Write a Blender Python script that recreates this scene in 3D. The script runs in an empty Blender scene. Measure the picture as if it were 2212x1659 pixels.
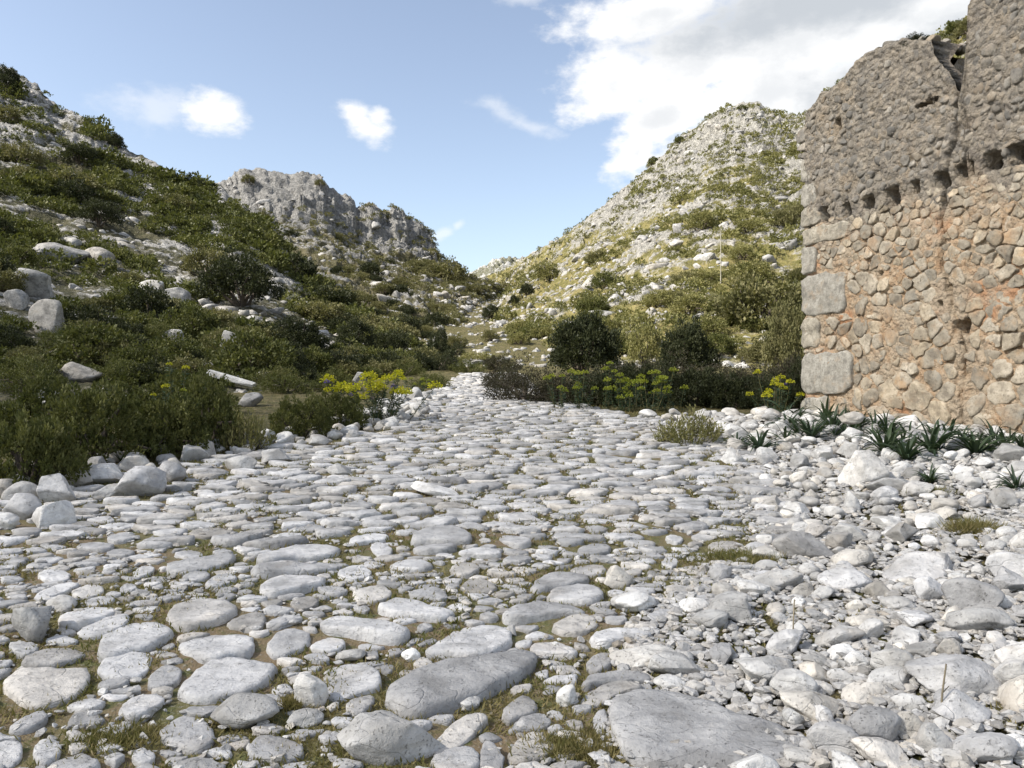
import bpy, math, random
import numpy as np
from mathutils import Vector, Matrix
from mathutils.bvhtree import BVHTree

# ------------------------------------------------------------------ camera
PW, PH, FPX, HZ = 2212.0, 1659.0, 1671.0, 807.0      # measured frame, focal length, horizon row
CX, CAMZ = PW / 2, 1.5
scene = bpy.context.scene
col = scene.collection
cam_d = bpy.data.cameras.new("camera")
cam = bpy.data.objects.new("camera", cam_d)
col.objects.link(cam)
cam.location = (0, 0, CAMZ)
cam.rotation_euler = (math.radians(90), 0, 0)
cam_d.sensor_width = 36.0
cam_d.lens = FPX / PW * 36.0
cam_d.shift_y = (HZ - PH / 2) / PW
cam_d.clip_start = 0.05
cam_d.clip_end = 6000
scene.camera = cam

# ------------------------------------------------------------------ light
SUN_EL = math.radians(42)
SUN_H = np.array([-0.93, -0.37]); SUN_H /= np.linalg.norm(SUN_H)
SUN = np.array([SUN_H[0] * math.cos(SUN_EL), SUN_H[1] * math.cos(SUN_EL), math.sin(SUN_EL)])
sd = bpy.data.lights.new("sun", 'SUN')
sd.energy = 3.7
sd.angle = math.radians(0.53)
sd.color = (1.0, 0.935, 0.835)
so = bpy.data.objects.new("sun", sd)
col.objects.link(so)
so.rotation_euler = Vector(SUN).to_track_quat('Z', 'Y').to_euler()

scene.view_settings.view_transform = 'Standard'
scene.view_settings.look = 'None'
scene.view_settings.gamma = 1.0
scene.view_settings.use_curve_mapping = False
scene.view_settings.exposure = 1.27
scene.cycles.max_bounces = 6
scene.cycles.diffuse_bounces = 3
scene.cycles.transparent_max_bounces = 4

# ------------------------------------------------------------------ node helper
class NT:
    def __init__(s, tree):
        s.t = tree; s.n = tree.nodes; s.l = tree.links
    def node(s, typ, **kw):
        n = s.n.new(typ)
        for k, v in kw.items(): setattr(n, k, v)
        return n
    def put(s, sock, v):
        if v is None: return
        if isinstance(v, bpy.types.NodeSocket): s.l.new(v, sock)
        else: sock.default_value = v
    def math(s, op, a, b=None, c=None, clamp=False):
        n = s.node('ShaderNodeMath', operation=op, use_clamp=clamp)
        s.put(n.inputs[0], a); s.put(n.inputs[1], b); s.put(n.inputs[2], c)
        return n.outputs[0]
    def vmath(s, op, a, b=None, scale=None):
        n = s.node('ShaderNodeVectorMath', operation=op)
        s.put(n.inputs[0], a)
        if b is not None: s.put(n.inputs[1], b)
        if scale is not None: s.put(n.inputs[3], scale)
        return n.outputs['Value'] if op in ('DOT_PRODUCT', 'LENGTH', 'DISTANCE') else n.outputs['Vector']
    def noise(s, vec, scale, detail=5, rough=0.55, dist=0.0, out='Fac'):
        n = s.node('ShaderNodeTexNoise')
        s.put(n.inputs['Vector'], vec); n.inputs['Scale'].default_value = scale
        n.inputs['Detail'].default_value = detail; n.inputs['Roughness'].default_value = rough
        n.inputs['Distortion'].default_value = dist
        return n.outputs[out]
    def voro(s, vec, scale, feature='F1', out='Distance', rnd=1.0):
        n = s.node('ShaderNodeTexVoronoi', feature=feature)
        s.put(n.inputs['Vector'], vec); n.inputs['Scale'].default_value = scale
        n.inputs['Randomness'].default_value = rnd
        return n.outputs[out]
    def ramp(s, f, a, b, lo=0.0, hi=1.0, smooth=True):
        n = s.node('ShaderNodeMapRange')
        n.interpolation_type = 'SMOOTHSTEP' if smooth else 'LINEAR'
        s.put(n.inputs[0], f)
        for i, v in enumerate((a, b, lo, hi)): s.put(n.inputs[1 + i], v)
        return n.outputs[0]
    def mix(s, f, a, b, mode='MIX'):
        n = s.node('ShaderNodeMix', data_type='RGBA', blend_type=mode)
        s.put(n.inputs[0], f)
        for sock, v in ((n.inputs[6], a), (n.inputs[7], b)):
            s.put(sock, v if isinstance(v, bpy.types.NodeSocket) else (*v[:3], 1.0))
        return n.outputs[2]

# ------------------------------------------------------------------ sky
world = bpy.data.worlds.new("World"); scene.world = world
world.use_nodes = True
w = NT(world.node_tree); w.n.clear()
sky = w.node('ShaderNodeTexSky', sky_type='NISHITA')
sky.sun_disc = False
sky.sun_elevation = SUN_EL
sky.sun_rotation = math.atan2(SUN_H[0], SUN_H[1])
sky.altitude = 300; sky.air_density = 1.0; sky.dust_density = 1.4; sky.ozone_density = 1.3
gen = w.node('ShaderNodeTexCoord').outputs['Generated']
d_ = w.vmath('NORMALIZE', gen)
def direction(u, v):
    p = np.array([(u - CX) / FPX, 1.0, (HZ - v) / FPX]); return p / np.linalg.norm(p)
warp = w.noise(d_, 7.0, 4, 0.55, out='Color')
warp = w.vmath('SUBTRACT', warp, (0.5, 0.5, 0.5))
dw = w.vmath('ADD', d_, w.vmath('SCALE', warp, scale=0.05))
def blob(u, v, ru, rv, tilt=0.0, vec=None, power=1.0):
    c = direction(u, v); up = np.array([0, 0, 1.0])
    e1 = np.cross(c, up); e1 /= np.linalg.norm(e1); e2 = np.cross(e1, c)
    a = math.radians(tilt)
    f1 = (math.cos(a) * e1 + math.sin(a) * e2) / (ru / FPX); f2 = (-math.sin(a) * e1 + math.cos(a) * e2) / (rv / FPX)
    q = w.vmath('SUBTRACT', vec if vec is not None else dw, tuple(c))
    x = w.vmath('DOT_PRODUCT', q, tuple(f1)); y = w.vmath('DOT_PRODUCT', q, tuple(f2))
    z = w.math('MULTIPLY', w.vmath('DOT_PRODUCT', q, tuple(c)), 6.0)
    r2 = w.math('ADD', w.math('MULTIPLY_ADD', x, x, w.math('MULTIPLY', y, y)), w.math('MULTIPLY', z, z))
    return w.math('SUBTRACT', 1.0, w.math('SQRT', r2))
def union(lst):
    o = lst[0]
    for b in lst[1:]: o = w.math('SMOOTH_MAX', o, b, 0.25)
    return o
dn = w.noise(w.vmath('MULTIPLY', d_, (1, 1, 1.6)), 13.0, 7, 0.62)
dn2 = w.noise(w.vmath('MULTIPLY', d_, (1, 1, 1.9)), 30.0, 6, 0.6)
fluff = w.math('ADD', w.math('MULTIPLY', w.math('SUBTRACT', dn, 0.5), 1.3), w.math('MULTIPLY', w.math('SUBTRACT', dn2, 0.5), 1.1))
big = union([blob(1330, 170, 140, 75, 15), blob(1500, 120, 170, 100, 10), blob(1700, 80, 330, 170, 12), blob(1400, 20, 210, 60, 8),
             blob(2050, 30, 520, 190, 8), blob(1660, 205, 300, 75, 5), blob(1440, 265, 130, 70, 20), blob(1390, 330, 90, 50, 30),
             blob(1620, 290, 280, 90, 20), blob(2500, 0, 600, 260, 0)])
small = union([blob(470, 246, 74, 50, -8), blob(785, 272, 68, 46, -20), blob(815, 262, 40, 36, 0)])
wisp = union([blob(340, 225, 120, 48, 5), blob(1110, 255, 140, 26, -18), blob(985, 488, 20, 12, 40), blob(945, 510, 40, 16, 30), blob(1130, 5, 60, 16, 0)])
m_big = w.ramp(w.math('MULTIPLY_ADD', fluff, 0.85, big), -0.06, 0.52)
m_small = w.ramp(w.math('MULTIPLY_ADD', fluff, 1.0, small), -0.05, 0.75)
m_wisp = w.math('MULTIPLY', w.ramp(w.math('MULTIPLY_ADD', fluff, 1.3, wisp), 0.0, 1.1), 0.42)
# the same scattered cumulus over the rest of the sky
far = w.noise(w.vmath('MULTIPLY', d_, (1, 1, 1.5)), 3.1, 6, 0.55)
sep = w.node('ShaderNodeSeparateXYZ'); w.l.new(d_, sep.inputs[0])
inframe = w.ramp(sep.outputs[1], 0.60, 0.80)
m_far = w.math('MULTIPLY', w.ramp(far, 0.47, 0.62), w.math('SUBTRACT', 1.0, inframe))
cover = w.math('MAXIMUM', w.math('MAXIMUM', m_big, m_small), w.math('MAXIMUM', m_wisp, m_far))
thick = w.ramp(w.math('ADD', w.math('MULTIPLY', big, 0.9), w.math('MULTIPLY', w.math('SUBTRACT', dn, 0.5), 1.4)), 0.35, 0.95)
gray_zone = union([blob(1760, 10, 470, 95, 6), blob(1990, 130, 330, 90, 10)])
under = w.math('MULTIPLY', w.ramp(w.math('MULTIPLY_ADD', fluff, 0.5, gray_zone), 0.0, 0.8), 0.9)
shade = w.math('MAXIMUM', under, w.math('MULTIPLY', thick, 0.45))
ccol = w.mix(shade, (1.0, 1.0, 1.0), (0.50, 0.54, 0.59))
bg1 = w.node('ShaderNodeBackground'); bg1.inputs[1].default_value = 0.092
hs = w.node('ShaderNodeHueSaturation'); hs.inputs['Saturation'].default_value = 0.77; hs.inputs['Value'].default_value = 1.0
w.l.new(sky.outputs[0], hs.inputs['Color']); w.l.new(hs.outputs[0], bg1.inputs[0])
bg2 = w.node('ShaderNodeBackground'); bg2.inputs[1].default_value = 0.47
w.l.new(ccol, bg2.inputs[0])
ms = w.node('ShaderNodeMixShader')
w.l.new(cover, ms.inputs[0]); w.l.new(bg1.outputs[0], ms.inputs[1]); w.l.new(bg2.outputs[0], ms.inputs[2])
world.cycles.sampling_method = 'MANUAL'; world.cycles.sample_map_resolution = 256
wo = w.node('ShaderNodeOutputWorld'); w.l.new(ms.outputs[0], wo.inputs[0])

# ------------------------------------------------------------------ numeric helpers
rng = np.random.default_rng(7)
R = random.Random(11)
def _hash(ix, iy, iz, seed):
    h = (ix.astype(np.int64) * 374761393 + iy.astype(np.int64) * 668265263 + iz.astype(np.int64) * 2147483647 + seed * 1274126177) & 0xffffffff
    h = ((h ^ (h >> 13)) * 1274126177) & 0xffffffff
    h = (h ^ (h >> 16)) & 0xffffff
    return h / float(0xffffff)
def vnoise(P, seed=0):
    P = np.asarray(P, float); i = np.floor(P).astype(np.int64); f = P - i
    f = f * f * f * (f * (f * 6 - 15) + 10)
    o = 0
    for dx in (0, 1):
        wx = f[..., 0] if dx else 1 - f[..., 0]
        for dy in (0, 1):
            wy = f[..., 1] if dy else 1 - f[..., 1]
            for dz in (0, 1):
                wz = f[..., 2] if dz else 1 - f[..., 2]
                o = o + wx * wy * wz * _hash(i[..., 0] + dx, i[..., 1] + dy, i[..., 2] + dz, seed)
    return o * 2 - 1
def fbm(P, octv=4, seed=0, gain=0.5, ridged=False):
    P = np.asarray(P, float); o = 0; a = 1.0; tot = 0
    for k in range(octv):
        n = vnoise(P * (2.03 ** k) + k * 17.3, seed + k)
        if ridged: n = 1 - 2 * np.abs(n)
        o = o + a * n; tot += a; a *= gain
    return o / tot
def fb1(x, y, z=0.0, **kw):
    return fbm(np.array([[x, y, z]]), **kw)[0]
def sstep(a, b, x):
    t = np.clip((np.asarray(x, float) - a) / (b - a), 0, 1); return t * t * (3 - 2 * t)

def make_mesh(name, V, F, mats=None, tint=None, smooth=True, attr='tint'):
    """V (n,3); F = array (m,k) or list of such arrays"""
    Fs = [np.asarray(f) for f in (F if isinstance(F, (list, tuple)) else [F]) if len(f)]
    me = bpy.data.meshes.new(name)
    V = np.asarray(V, np.float32)
    me.vertices.add(len(V)); me.vertices.foreach_set('co', V.ravel())
    nl = sum(f.size for f in Fs); nf = sum(len(f) for f in Fs)
    me.loops.add(nl); me.polygons.add(nf)
    me.loops.foreach_set('vertex_index', np.concatenate([f.ravel() for f in Fs]).astype(np.int32))
    tot = np.concatenate([np.full(len(f), f.shape[1], np.int32) for f in Fs])
    st = np.concatenate([[0], np.cumsum(tot)[:-1]]).astype(np.int32)
    me.polygons.foreach_set('loop_start', st)
    me.polygons.foreach_set('use_smooth', np.full(nf, smooth, dtype=bool))
    if tint is not None:
        a = me.attributes.new(attr, 'FLOAT', 'POINT'); a.data.foreach_set('value', np.asarray(tint, np.float32))
    me.update(calc_edges=True); me.validate()
    if mats is not None: me.materials.append(mats)
    return me
def link(name, me, parent=None, loc=None, rot=None, scale=None, **props):
    o = bpy.data.objects.new(name, me); col.objects.link(o)
    if parent is not None: o.parent = parent
    if loc is not None: o.location = loc
    if rot is not None: o.rotation_euler = rot
    if scale is not None: o.scale = scale
    for k, v in props.items(): o[k] = v
    return o
def thing(name, label, category, loc=(0, 0, 0), rotz=0.0, group=None, scale=None):
    o = link(name, None, loc=loc, rot=(0, 0, rotz), scale=scale, label=label, category=category)
    if group: o['group'] = group
    return o
def grid_faces(nr, nc, closed=False):
    r = np.arange(nr - 1)[:, None]; cN = nc if closed else nc - 1
    c = np.arange(cN)[None, :]; c2 = (c + 1) % nc
    return np.stack([r * nc + c, r * nc + c2, (r + 1) * nc + c2, (r + 1) * nc + c], -1).reshape(-1, 4)

_ico = {}
def ico(sub):
    if sub in _ico: return _ico[sub]
    t = (1 + 5 ** .5) / 2
    V = [(-1, t, 0), (1, t, 0), (-1, -t, 0), (1, -t, 0), (0, -1, t), (0, 1, t), (0, -1, -t), (0, 1, -t), (t, 0, -1), (t, 0, 1), (-t, 0, -1), (-t, 0, 1)]
    F = [(0, 11, 5), (0, 5, 1), (0, 1, 7), (0, 7, 10), (0, 10, 11), (1, 5, 9), (5, 11, 4), (11, 10, 2), (10, 7, 6), (7, 1, 8), (3, 9, 4), (3, 4, 2), (3, 2, 6), (3, 6, 8), (3, 8, 9), (4, 9, 5), (2, 4, 11), (6, 2, 10), (8, 6, 7), (9, 8, 1)]
    V = [np.array(v) / np.linalg.norm(v) for v in V]
    for _ in range(sub):
        mid = {}; F2 = []
        def m(a, b):
            k = (min(a, b), max(a, b))
            if k not in mid:
                p = V[a] + V[b]; V.append(p / np.linalg.norm(p)); mid[k] = len(V) - 1
            return mid[k]
        for a, b, c in F:
            ab, bc, ca = m(a, b), m(b, c), m(c, a)
            F2 += [(a, ab, ca), (b, bc, ab), (c, ca, bc), (ab, bc, ca)]
        F = F2
    _ico[sub] = (np.array(V), np.array(F)); return _ico[sub]
def rock_shape(seed, sub=3, cuts=9, rough=0.10, cut_lo=0.55, cut_hi=0.9):
    """unit rock: sphere chiselled by random planes, then weathered"""
    V, F = ico(sub); V = V.copy(); g = np.random.default_rng(seed)
    for _ in range(cuts):
        n = g.normal(size=3); n /= np.linalg.norm(n); d = g.uniform(cut_lo, cut_hi)
        s = V @ n - d; V = V - np.where(s > 0, s, 0)[:, None] * n * 0.92
    V = V * (1 + rough * fbm(V * 1.7 + seed * 3.1, 3, seed))[:, None]
    if sub >= 3: V = V * (1 + 0.035 * fbm(V * 5.5 + seed, 3, seed + 9))[:, None]
    V -= (V.max(0) + V.min(0)) / 2; V /= (V.max(0) - V.min(0)) / 2
    return V, F
def merge(bases, pos, scl, rz, tilt=None, pick=None, seed=0):
    """many copies of a few base shapes as one array mesh: pos (n,3), scl (n,3), rz (n)"""
    g = np.random.default_rng(seed); n = len(pos)
    pick = g.integers(0, len(bases), n) if pick is None else pick
    tint = g.random(n); Vs = []; Fs = []; Ts = []; off = 0
    for b in range(len(bases)):
        idx = np.where(pick == b)[0]
        if not len(idx): continue
        V, F = bases[b]
        P = V[None] * scl[idx][:, None, :]
        if tilt is not None:
            t = tilt[idx]; c, s = np.cos(t)[:, None], np.sin(t)[:, None]
            P = np.stack([P[..., 0], P[..., 1] * c - P[..., 2] * s, P[..., 1] * s + P[..., 2] * c], -1)
        c, s = np.cos(rz[idx])[:, None], np.sin(rz[idx])[:, None]
        P = np.stack([P[..., 0] * c - P[..., 1] * s, P[..., 0] * s + P[..., 1] * c, P[..., 2]], -1) + pos[idx][:, None, :]
        k = len(V)
        Vs.append(P.reshape(-1, 3)); Fs.append((F[None] + (off + np.arange(len(idx)) * k)[:, None, None]).reshape(-1, F.shape[1]))
        Ts.append(np.repeat(tint[idx], k)); off += k * len(idx)
    return np.concatenate(Vs), np.concatenate(Fs), np.concatenate(Ts)

# ------------------------------------------------------------------ materials
def new_mat(name):
    m = bpy.data.materials.new(name); m.use_nodes = True
    t = NT(m.node_tree); t.n.clear()
    out = t.node('ShaderNodeOutputMaterial'); b = t.node('ShaderNodeBsdfPrincipled')
    t.l.new(b.outputs[0], out.inputs[0]); b.inputs['Specular IOR Level'].default_value = 0.25
    b.inputs['Roughness'].default_value = 0.9
    return m, t, b, out
def rnd_value(t):
    a = t.node('ShaderNodeAttribute', attribute_name='tint').outputs['Fac']
    o = t.node('ShaderNodeObjectInfo').outputs['Random']
    return t.math('FRACT', t.math('ADD', a, o))
def bump(t, b, h, strength, dist):
    n = t.node('ShaderNodeBump'); n.inputs['Strength'].default_value = strength; n.inputs['Distance'].default_value = dist
    t.l.new(h, n.inputs['Height']); t.l.new(n.outputs[0], b.inputs['Normal'])
def world_pos(t): return t.node('ShaderNodeNewGeometry').outputs['Position']

def mat_limestone(name, base, pale, dark, warm=(0.42, 0.33, 0.22), warm_amt=0.12, lichen=0.25, scale=1.0, spread=0.22, stains=None):
    m, t, b, _ = new_mat(name)
    P = world_pos(t); r = rnd_value(t)
    P2 = t.vmath('ADD', P, t.vmath('SCALE', (3.1, 7.7, 1.3), scale=r))
    n1 = t.noise(P2, 4.2 * scale, 6, 0.60); n2 = t.noise(P2, 19 * scale, 6, 0.68); n3 = t.noise(P2, 75 * scale, 3, 0.6)
    st = t.noise(t.vmath('MULTIPLY', P2, (1.0, 2.4, 2.4)), 8 * scale, 6, 0.66)
    mid = t.mix(0.5, base, dark)
    c = t.mix(t.ramp(n1, 0.34, 0.50), mid, base)
    c = t.mix(t.ramp(t.math('ADD', t.math('MULTIPLY', n1, 0.6), t.math('MULTIPLY', st, 0.4)), 0.47, 0.62), c, pale)
    c = t.mix(t.math('MULTIPLY', t.ramp(n2, 0.53, 0.68), lichen), c, dark)
    pit = t.math('MULTIPLY', t.ramp(n3, 0.58, 0.70), t.ramp(n2, 0.44, 0.58))
    c = t.mix(t.math('MULTIPLY', pit, 0.65), c, dark)
    c = t.mix(t.math('MULTIPLY', t.ramp(st, 0.58, 0.74), 0.4), c, dark)
    vein = t.math('ABSOLUTE', t.math('SUBTRACT', t.noise(t.vmath('MULTIPLY', P2, (1, 1.6, 2.5)), 2.2 * scale, 2, 0.5, 0.3), 0.5))
    c = t.mix(t.math('MULTIPLY', t.ramp(vein, 0.005, 0.0), 0.10), c, dark)
    wv = t.noise(P2, 2.2 * scale, 4, 0.6)
    c = t.mix(t.math('MULTIPLY', t.ramp(wv, 0.56, 0.72), warm_amt * 2.2), c, warm)
    v = t.ramp(r, 0, 1, 1 - spread, 1 + spread * 0.75, smooth=False)
    tone = t.math('FRACT', t.math('MULTIPLY', r, 7.31))
    c = t.mix(t.ramp(tone, 0.55, 1.0), c, t.vmath('MULTIPLY', c, (1.02, 0.975, 0.905)))
    c = t.vmath('SCALE', c, scale=v)
    for (sc_, lo_, hi_, amt_, col_) in (stains or []):
        c = t.mix(t.math('MULTIPLY', t.ramp(t.noise(P, sc_, 5, 0.65), lo_, hi_), amt_), c, col_)
    t.l.new(c, b.inputs['Base Color'])
    h = t.math('ADD', t.math('MULTIPLY', n2, 0.55), t.math('ADD', t.math('MULTIPLY', n3, 0.10), t.math('MULTIPLY', n1, 0.9)))
    h = t.math('SUBTRACT', h, t.math('MULTIPLY', pit, 0.35))
    h = t.math('ADD', h, t.math('MULTIPLY', st, -0.28))
    h = t.math('SUBTRACT', h, t.math('MULTIPLY', t.ramp(vein, 0.008, 0.0), 0.12))
    bump(t, b, h, 0.75, 0.035)
    b.inputs['Roughness'].default_value = 0.82
    return m
M = {}
M['slab'] = mat_limestone('paving_limestone', (0.44, 0.435, 0.43), (0.60, 0.59, 0.575), (0.21, 0.205, 0.195), warm_amt=0.09, lichen=0.42, spread=0.32)
M['loose'] = mat_limestone('loose_limestone', (0.51, 0.50, 0.48), (0.70, 0.69, 0.66), (0.25, 0.24, 0.22), warm_amt=0.16, lichen=0.38, spread=0.34)
M['gravel'] = mat_limestone('gravel_limestone', (0.42, 0.41, 0.395), (0.60, 0.59, 0.565), (0.22, 0.21, 0.19), warm_amt=0.2, lichen=0.2, spread=0.3)
M['boulder'] = mat_limestone('slope_boulder', (0.31, 0.305, 0.295), (0.47, 0.46, 0.44), (0.10, 0.10, 0.095), warm_amt=0.08, lichen=0.75, scale=0.8)

def mat_soil():
    m, t, b, _ = new_mat('track_soil')
    P = world_pos(t)
    n1 = t.noise(P, 1.7, 5, 0.6); n2 = t.noise(P, 9, 5, 0.65); n3 = t.noise(P, 60, 4, 0.6)
    c = t.mix(t.ramp(n1, 0.40, 0.60), (0.150, 0.135, 0.060), (0.20, 0.150, 0.090))
    c = t.mix(t.ramp(n2, 0.48, 0.66), c, (0.105, 0.112, 0.040))
    c = t.mix(t.math('MULTIPLY', t.ramp(n3, 0.56, 0.68), 0.6), c, (0.33, 0.31, 0.27))
    t.l.new(c, b.inputs['Base Color'])
    bump(t, b, t.math('ADD', n2, t.math('MULTIPLY', n3, 0.5)), 0.8, 0.04)
    return m
M['soil'] = mat_soil()
def mat_hill(name, rock_amt, soil1, soil2, rock1=(0.38, 0.375, 0.36), rock2=(0.56, 0.55, 0.52), dark=(0.13, 0.13, 0.125), s=1.0):
    m, t, b, _ = new_mat(name)
    P = world_pos(t)
    n0 = t.noise(P, 0.045 * s, 4, 0.55); n1 = t.noise(P, 0.22 * s, 6, 0.65); n2 = t.noise(P, 1.1 * s, 6, 0.68); n3 = t.noise(P, 4.5 * s, 4, 0.65)
    at = t.node('ShaderNodeAttribute', attribute_name='rocky').outputs['Fac']
    k = t.math('ADD', t.math('ADD', t.math('MULTIPLY', n1, 0.9), t.math('MULTIPLY', n2, 0.7)), t.math('ADD', t.math('MULTIPLY', n0, 0.5), at))
    rock = t.ramp(k, 1.32 - rock_amt, 1.46 - rock_amt)
    cr = t.mix(t.ramp(n2, 0.35, 0.62), rock1, rock2)
    cr = t.mix(t.math('MULTIPLY', t.ramp(n3, 0.47, 0.64), 0.75), cr, dark)
    cs = t.mix(t.ramp(n2, 0.40, 0.62), soil1, soil2)
    cs = t.mix(t.math('MULTIPLY', t.ramp(n3, 0.58, 0.68), 0.4), cs, (0.40, 0.38, 0.33))
    t.l.new(t.mix(rock, cs, cr), b.inputs['Base Color'])
    bump(t, b, t.math('ADD', t.math('MULTIPLY', n2, 1.0), t.math('MULTIPLY', n3, 0.45)), 0.9, 0.9)
    b.inputs['Roughness'].default_value = 0.95
    return m
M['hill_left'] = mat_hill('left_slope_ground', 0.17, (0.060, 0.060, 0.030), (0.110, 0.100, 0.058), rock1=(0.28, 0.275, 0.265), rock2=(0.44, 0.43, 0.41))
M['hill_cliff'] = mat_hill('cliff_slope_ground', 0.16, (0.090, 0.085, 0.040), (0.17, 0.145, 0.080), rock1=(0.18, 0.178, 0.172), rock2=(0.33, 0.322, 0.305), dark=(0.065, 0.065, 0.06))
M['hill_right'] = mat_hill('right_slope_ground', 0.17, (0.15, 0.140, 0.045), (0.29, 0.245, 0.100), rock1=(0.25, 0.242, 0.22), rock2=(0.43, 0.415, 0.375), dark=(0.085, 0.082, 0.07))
M['hill_far'] = mat_hill('far_ridge_ground', 0.22, (0.11, 0.115, 0.075), (0.18, 0.17, 0.12))
M['earth'] = mat_hill('valley_ground', 0.08, (0.13, 0.125, 0.045), (0.24, 0.20, 0.095), rock1=(0.40, 0.385, 0.35), rock2=(0.58, 0.56, 0.51), s=3.0)
def mat_leaf(name, c1, c2, c3, sheen=0.2, trans=0.25, sc=6.0):
    m, t, b, out = new_mat(name)
    r = rnd_value(t); P = world_pos(t)
    n = t.noise(P, sc, 3, 0.6)
    c = t.mix(t.ramp(n, 0.35, 0.65), c1, c2)
    c = t.mix(t.math('MULTIPLY', t.ramp(r, 0.55, 1.0), 0.8), c, c3)
    t.l.new(c, b.inputs['Base Color']); b.inputs['Roughness'].default_value = 0.6
    b.inputs['Specular IOR Level'].default_value = sheen
    tr = t.node('ShaderNodeBsdfTranslucent'); t.l.new(t.vmath('MULTIPLY', c, (1.1, 1.15, 0.7)), tr.inputs[0])
    mx = t.node('ShaderNodeMixShader'); mx.inputs[0].default_value = trans
    t.l.new(b.outputs[0], mx.inputs[1]); t.l.new(tr.outputs[0], mx.inputs[2]); t.l.new(mx.outputs[0], out.inputs[0])
    return m
M['leaf_near'] = mat_leaf('mastic_leaf', (0.060, 0.070, 0.021), (0.100, 0.106, 0.032), (0.160, 0.160, 0.055))
M['leaf_dark'] = mat_leaf('dark_leaf', (0.024, 0.030, 0.014), (0.040, 0.046, 0.020), (0.055, 0.060, 0.026))
M['leaf_olive'] = mat_leaf('olive_leaf', (0.100, 0.100, 0.042), (0.150, 0.142, 0.062), (0.200, 0.182, 0.088), sc=0.8)
M['leaf_sun'] = mat_leaf('dry_slope_leaf', (0.130, 0.132, 0.048), (0.205, 0.195, 0.075), (0.270, 0.245, 0.105), sc=0.8)
M['leaf_brown'] = mat_leaf('heath_leaf', (0.040, 0.034, 0.024), (0.062, 0.056, 0.034), (0.055, 0.062, 0.028))
M['leaf_strap'] = mat_leaf('strap_leaf', (0.026, 0.046, 0.024), (0.040, 0.066, 0.030), (0.060, 0.088, 0.036), sheen=0.4)
M['grass'] = mat_leaf('short_grass', (0.130, 0.135, 0.038), (0.21, 0.18, 0.075), (0.30, 0.24, 0.12), sc=2.0)
M['flower'] = mat_leaf('spurge_flower', (0.42, 0.40, 0.02), (0.50, 0.46, 0.03), (0.36, 0.40, 0.04), trans=0.35)
M['flower_green'] = mat_leaf('spurge_bract', (0.20, 0.25, 0.03), (0.28, 0.30, 0.04), (0.32, 0.32, 0.05), trans=0.35)
M['violet'] = mat_leaf('violet_flower', (0.10, 0.075, 0.26), (0.14, 0.10, 0.32), (0.22, 0.16, 0.36), trans=0.3)
def mat_plain(name, c, rough=0.85, var=0.3, sc=8):
    m, t, b, _ = new_mat(name)
    n = t.noise(world_pos(t), sc, 5, 0.65)
    t.l.new(t.vmath('SCALE', c, scale=t.ramp(n, 0.3, 0.7, 1 - var, 1 + var)), b.inputs['Base Color'])
    b.inputs['Roughness'].default_value = rough
    bump(t, b, n, 0.5, 0.01)
    return m
M['bark'] = mat_plain('bark', (0.085, 0.070, 0.055))
M['stalk'] = mat_plain('dry_stalk', (0.26, 0.22, 0.15))
M['pole'] = mat_plain('weathered_pole', (0.34, 0.32, 0.26), sc=4)

# ------------------------------------------------------------------ terrain
_gy = [-300, -40, 0, 28, 40, 60, 100, 150, 250, 400, 900]
_gz = [-1.2, -1.2, 0, 1.26, 2.2, 4.6, 10, 17, 30, 38, 40]
def rail(y, pts): return np.interp(y, [p[0] for p in pts], [p[1] for p in pts])
XR = [(0, 0.2), (2.7, 0.4), (4.4, 1.0), (6, 2.0), (9.7, 2.9), (13, 2.5), (16, 1.7), (20, 0.75), (25, 0.35), (34, 0.0)]   # right edge of the paving
XL = [(0, -6.5), (5, -6.0), (7.4, -4.9), (10, -3.9), (12.6, -2.4), (16, -2.25), (21, -2.2), (34, -1.8)]               # left edge
def gz0(x, y):
    z = np.interp(y, _gy, _gz)
    bank = 0.16 * sstep(0.0, 2.2, x - rail(y, XR)) * sstep(16, 12, y) * sstep(0.5, 3, y)
    lbank = 0.10 * sstep(0.0, 0.8, rail(y, XL) - x) * sstep(40, 25, y)
    return z + bank + lbank
def G(x, y):
    x = np.asarray(x, float); y = np.asarray(y, float)
    P = np.stack([x, y, np.zeros_like(x)], -1)
    near = sstep(60, 25, np.hypot(x, y))
    return gz0(x, y) + near * (0.035 * fbm(P * 0.9, 3, 3) + 0.012 * fbm(P * 5, 2, 5))
def Gs(x, y): return float(G(np.array([x]), np.array([y]))[0])
def on_track(x, y):
    return sstep(0.0, 0.5, x - rail(y, XL) + 0.35) * sstep(0.0, 0.5, rail(y, XR) + 0.35 - x) * sstep(33, 31, y) * sstep(-3, -1, y)
def spaced(lo, hi, fine, n):
    t = np.linspace(-1, 1, n); k = 4.2
    s = np.sinh(k * t) / np.sinh(k)
    return np.where(s < 0, -s * lo, s * hi)
xs = spaced(-900, 900, 0, 201); ys = np.concatenate([np.linspace(-300, -4, 20)[:-1], np.linspace(-4, 40, 190)[:-1], np.linspace(40, 160, 70)[:-1], np.linspace(160, 1200, 30)])
X, Y = np.meshgrid(xs, ys)
Z = G(X, Y) - 0.07 * on_track(X, Y) + 0.5 * sstep(30, 60, Y) * fbm(np.stack([X, Y, X * 0], -1) * 0.35, 4, 8) * sstep(300, 80, Y)
ground_V = np.stack([X, Y, Z], -1).reshape(-1, 3); ground_F = grid_faces(len(ys), len(xs))
link('ground', make_mesh('ground', ground_V, ground_F, M['earth']), kind='structure')
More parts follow.
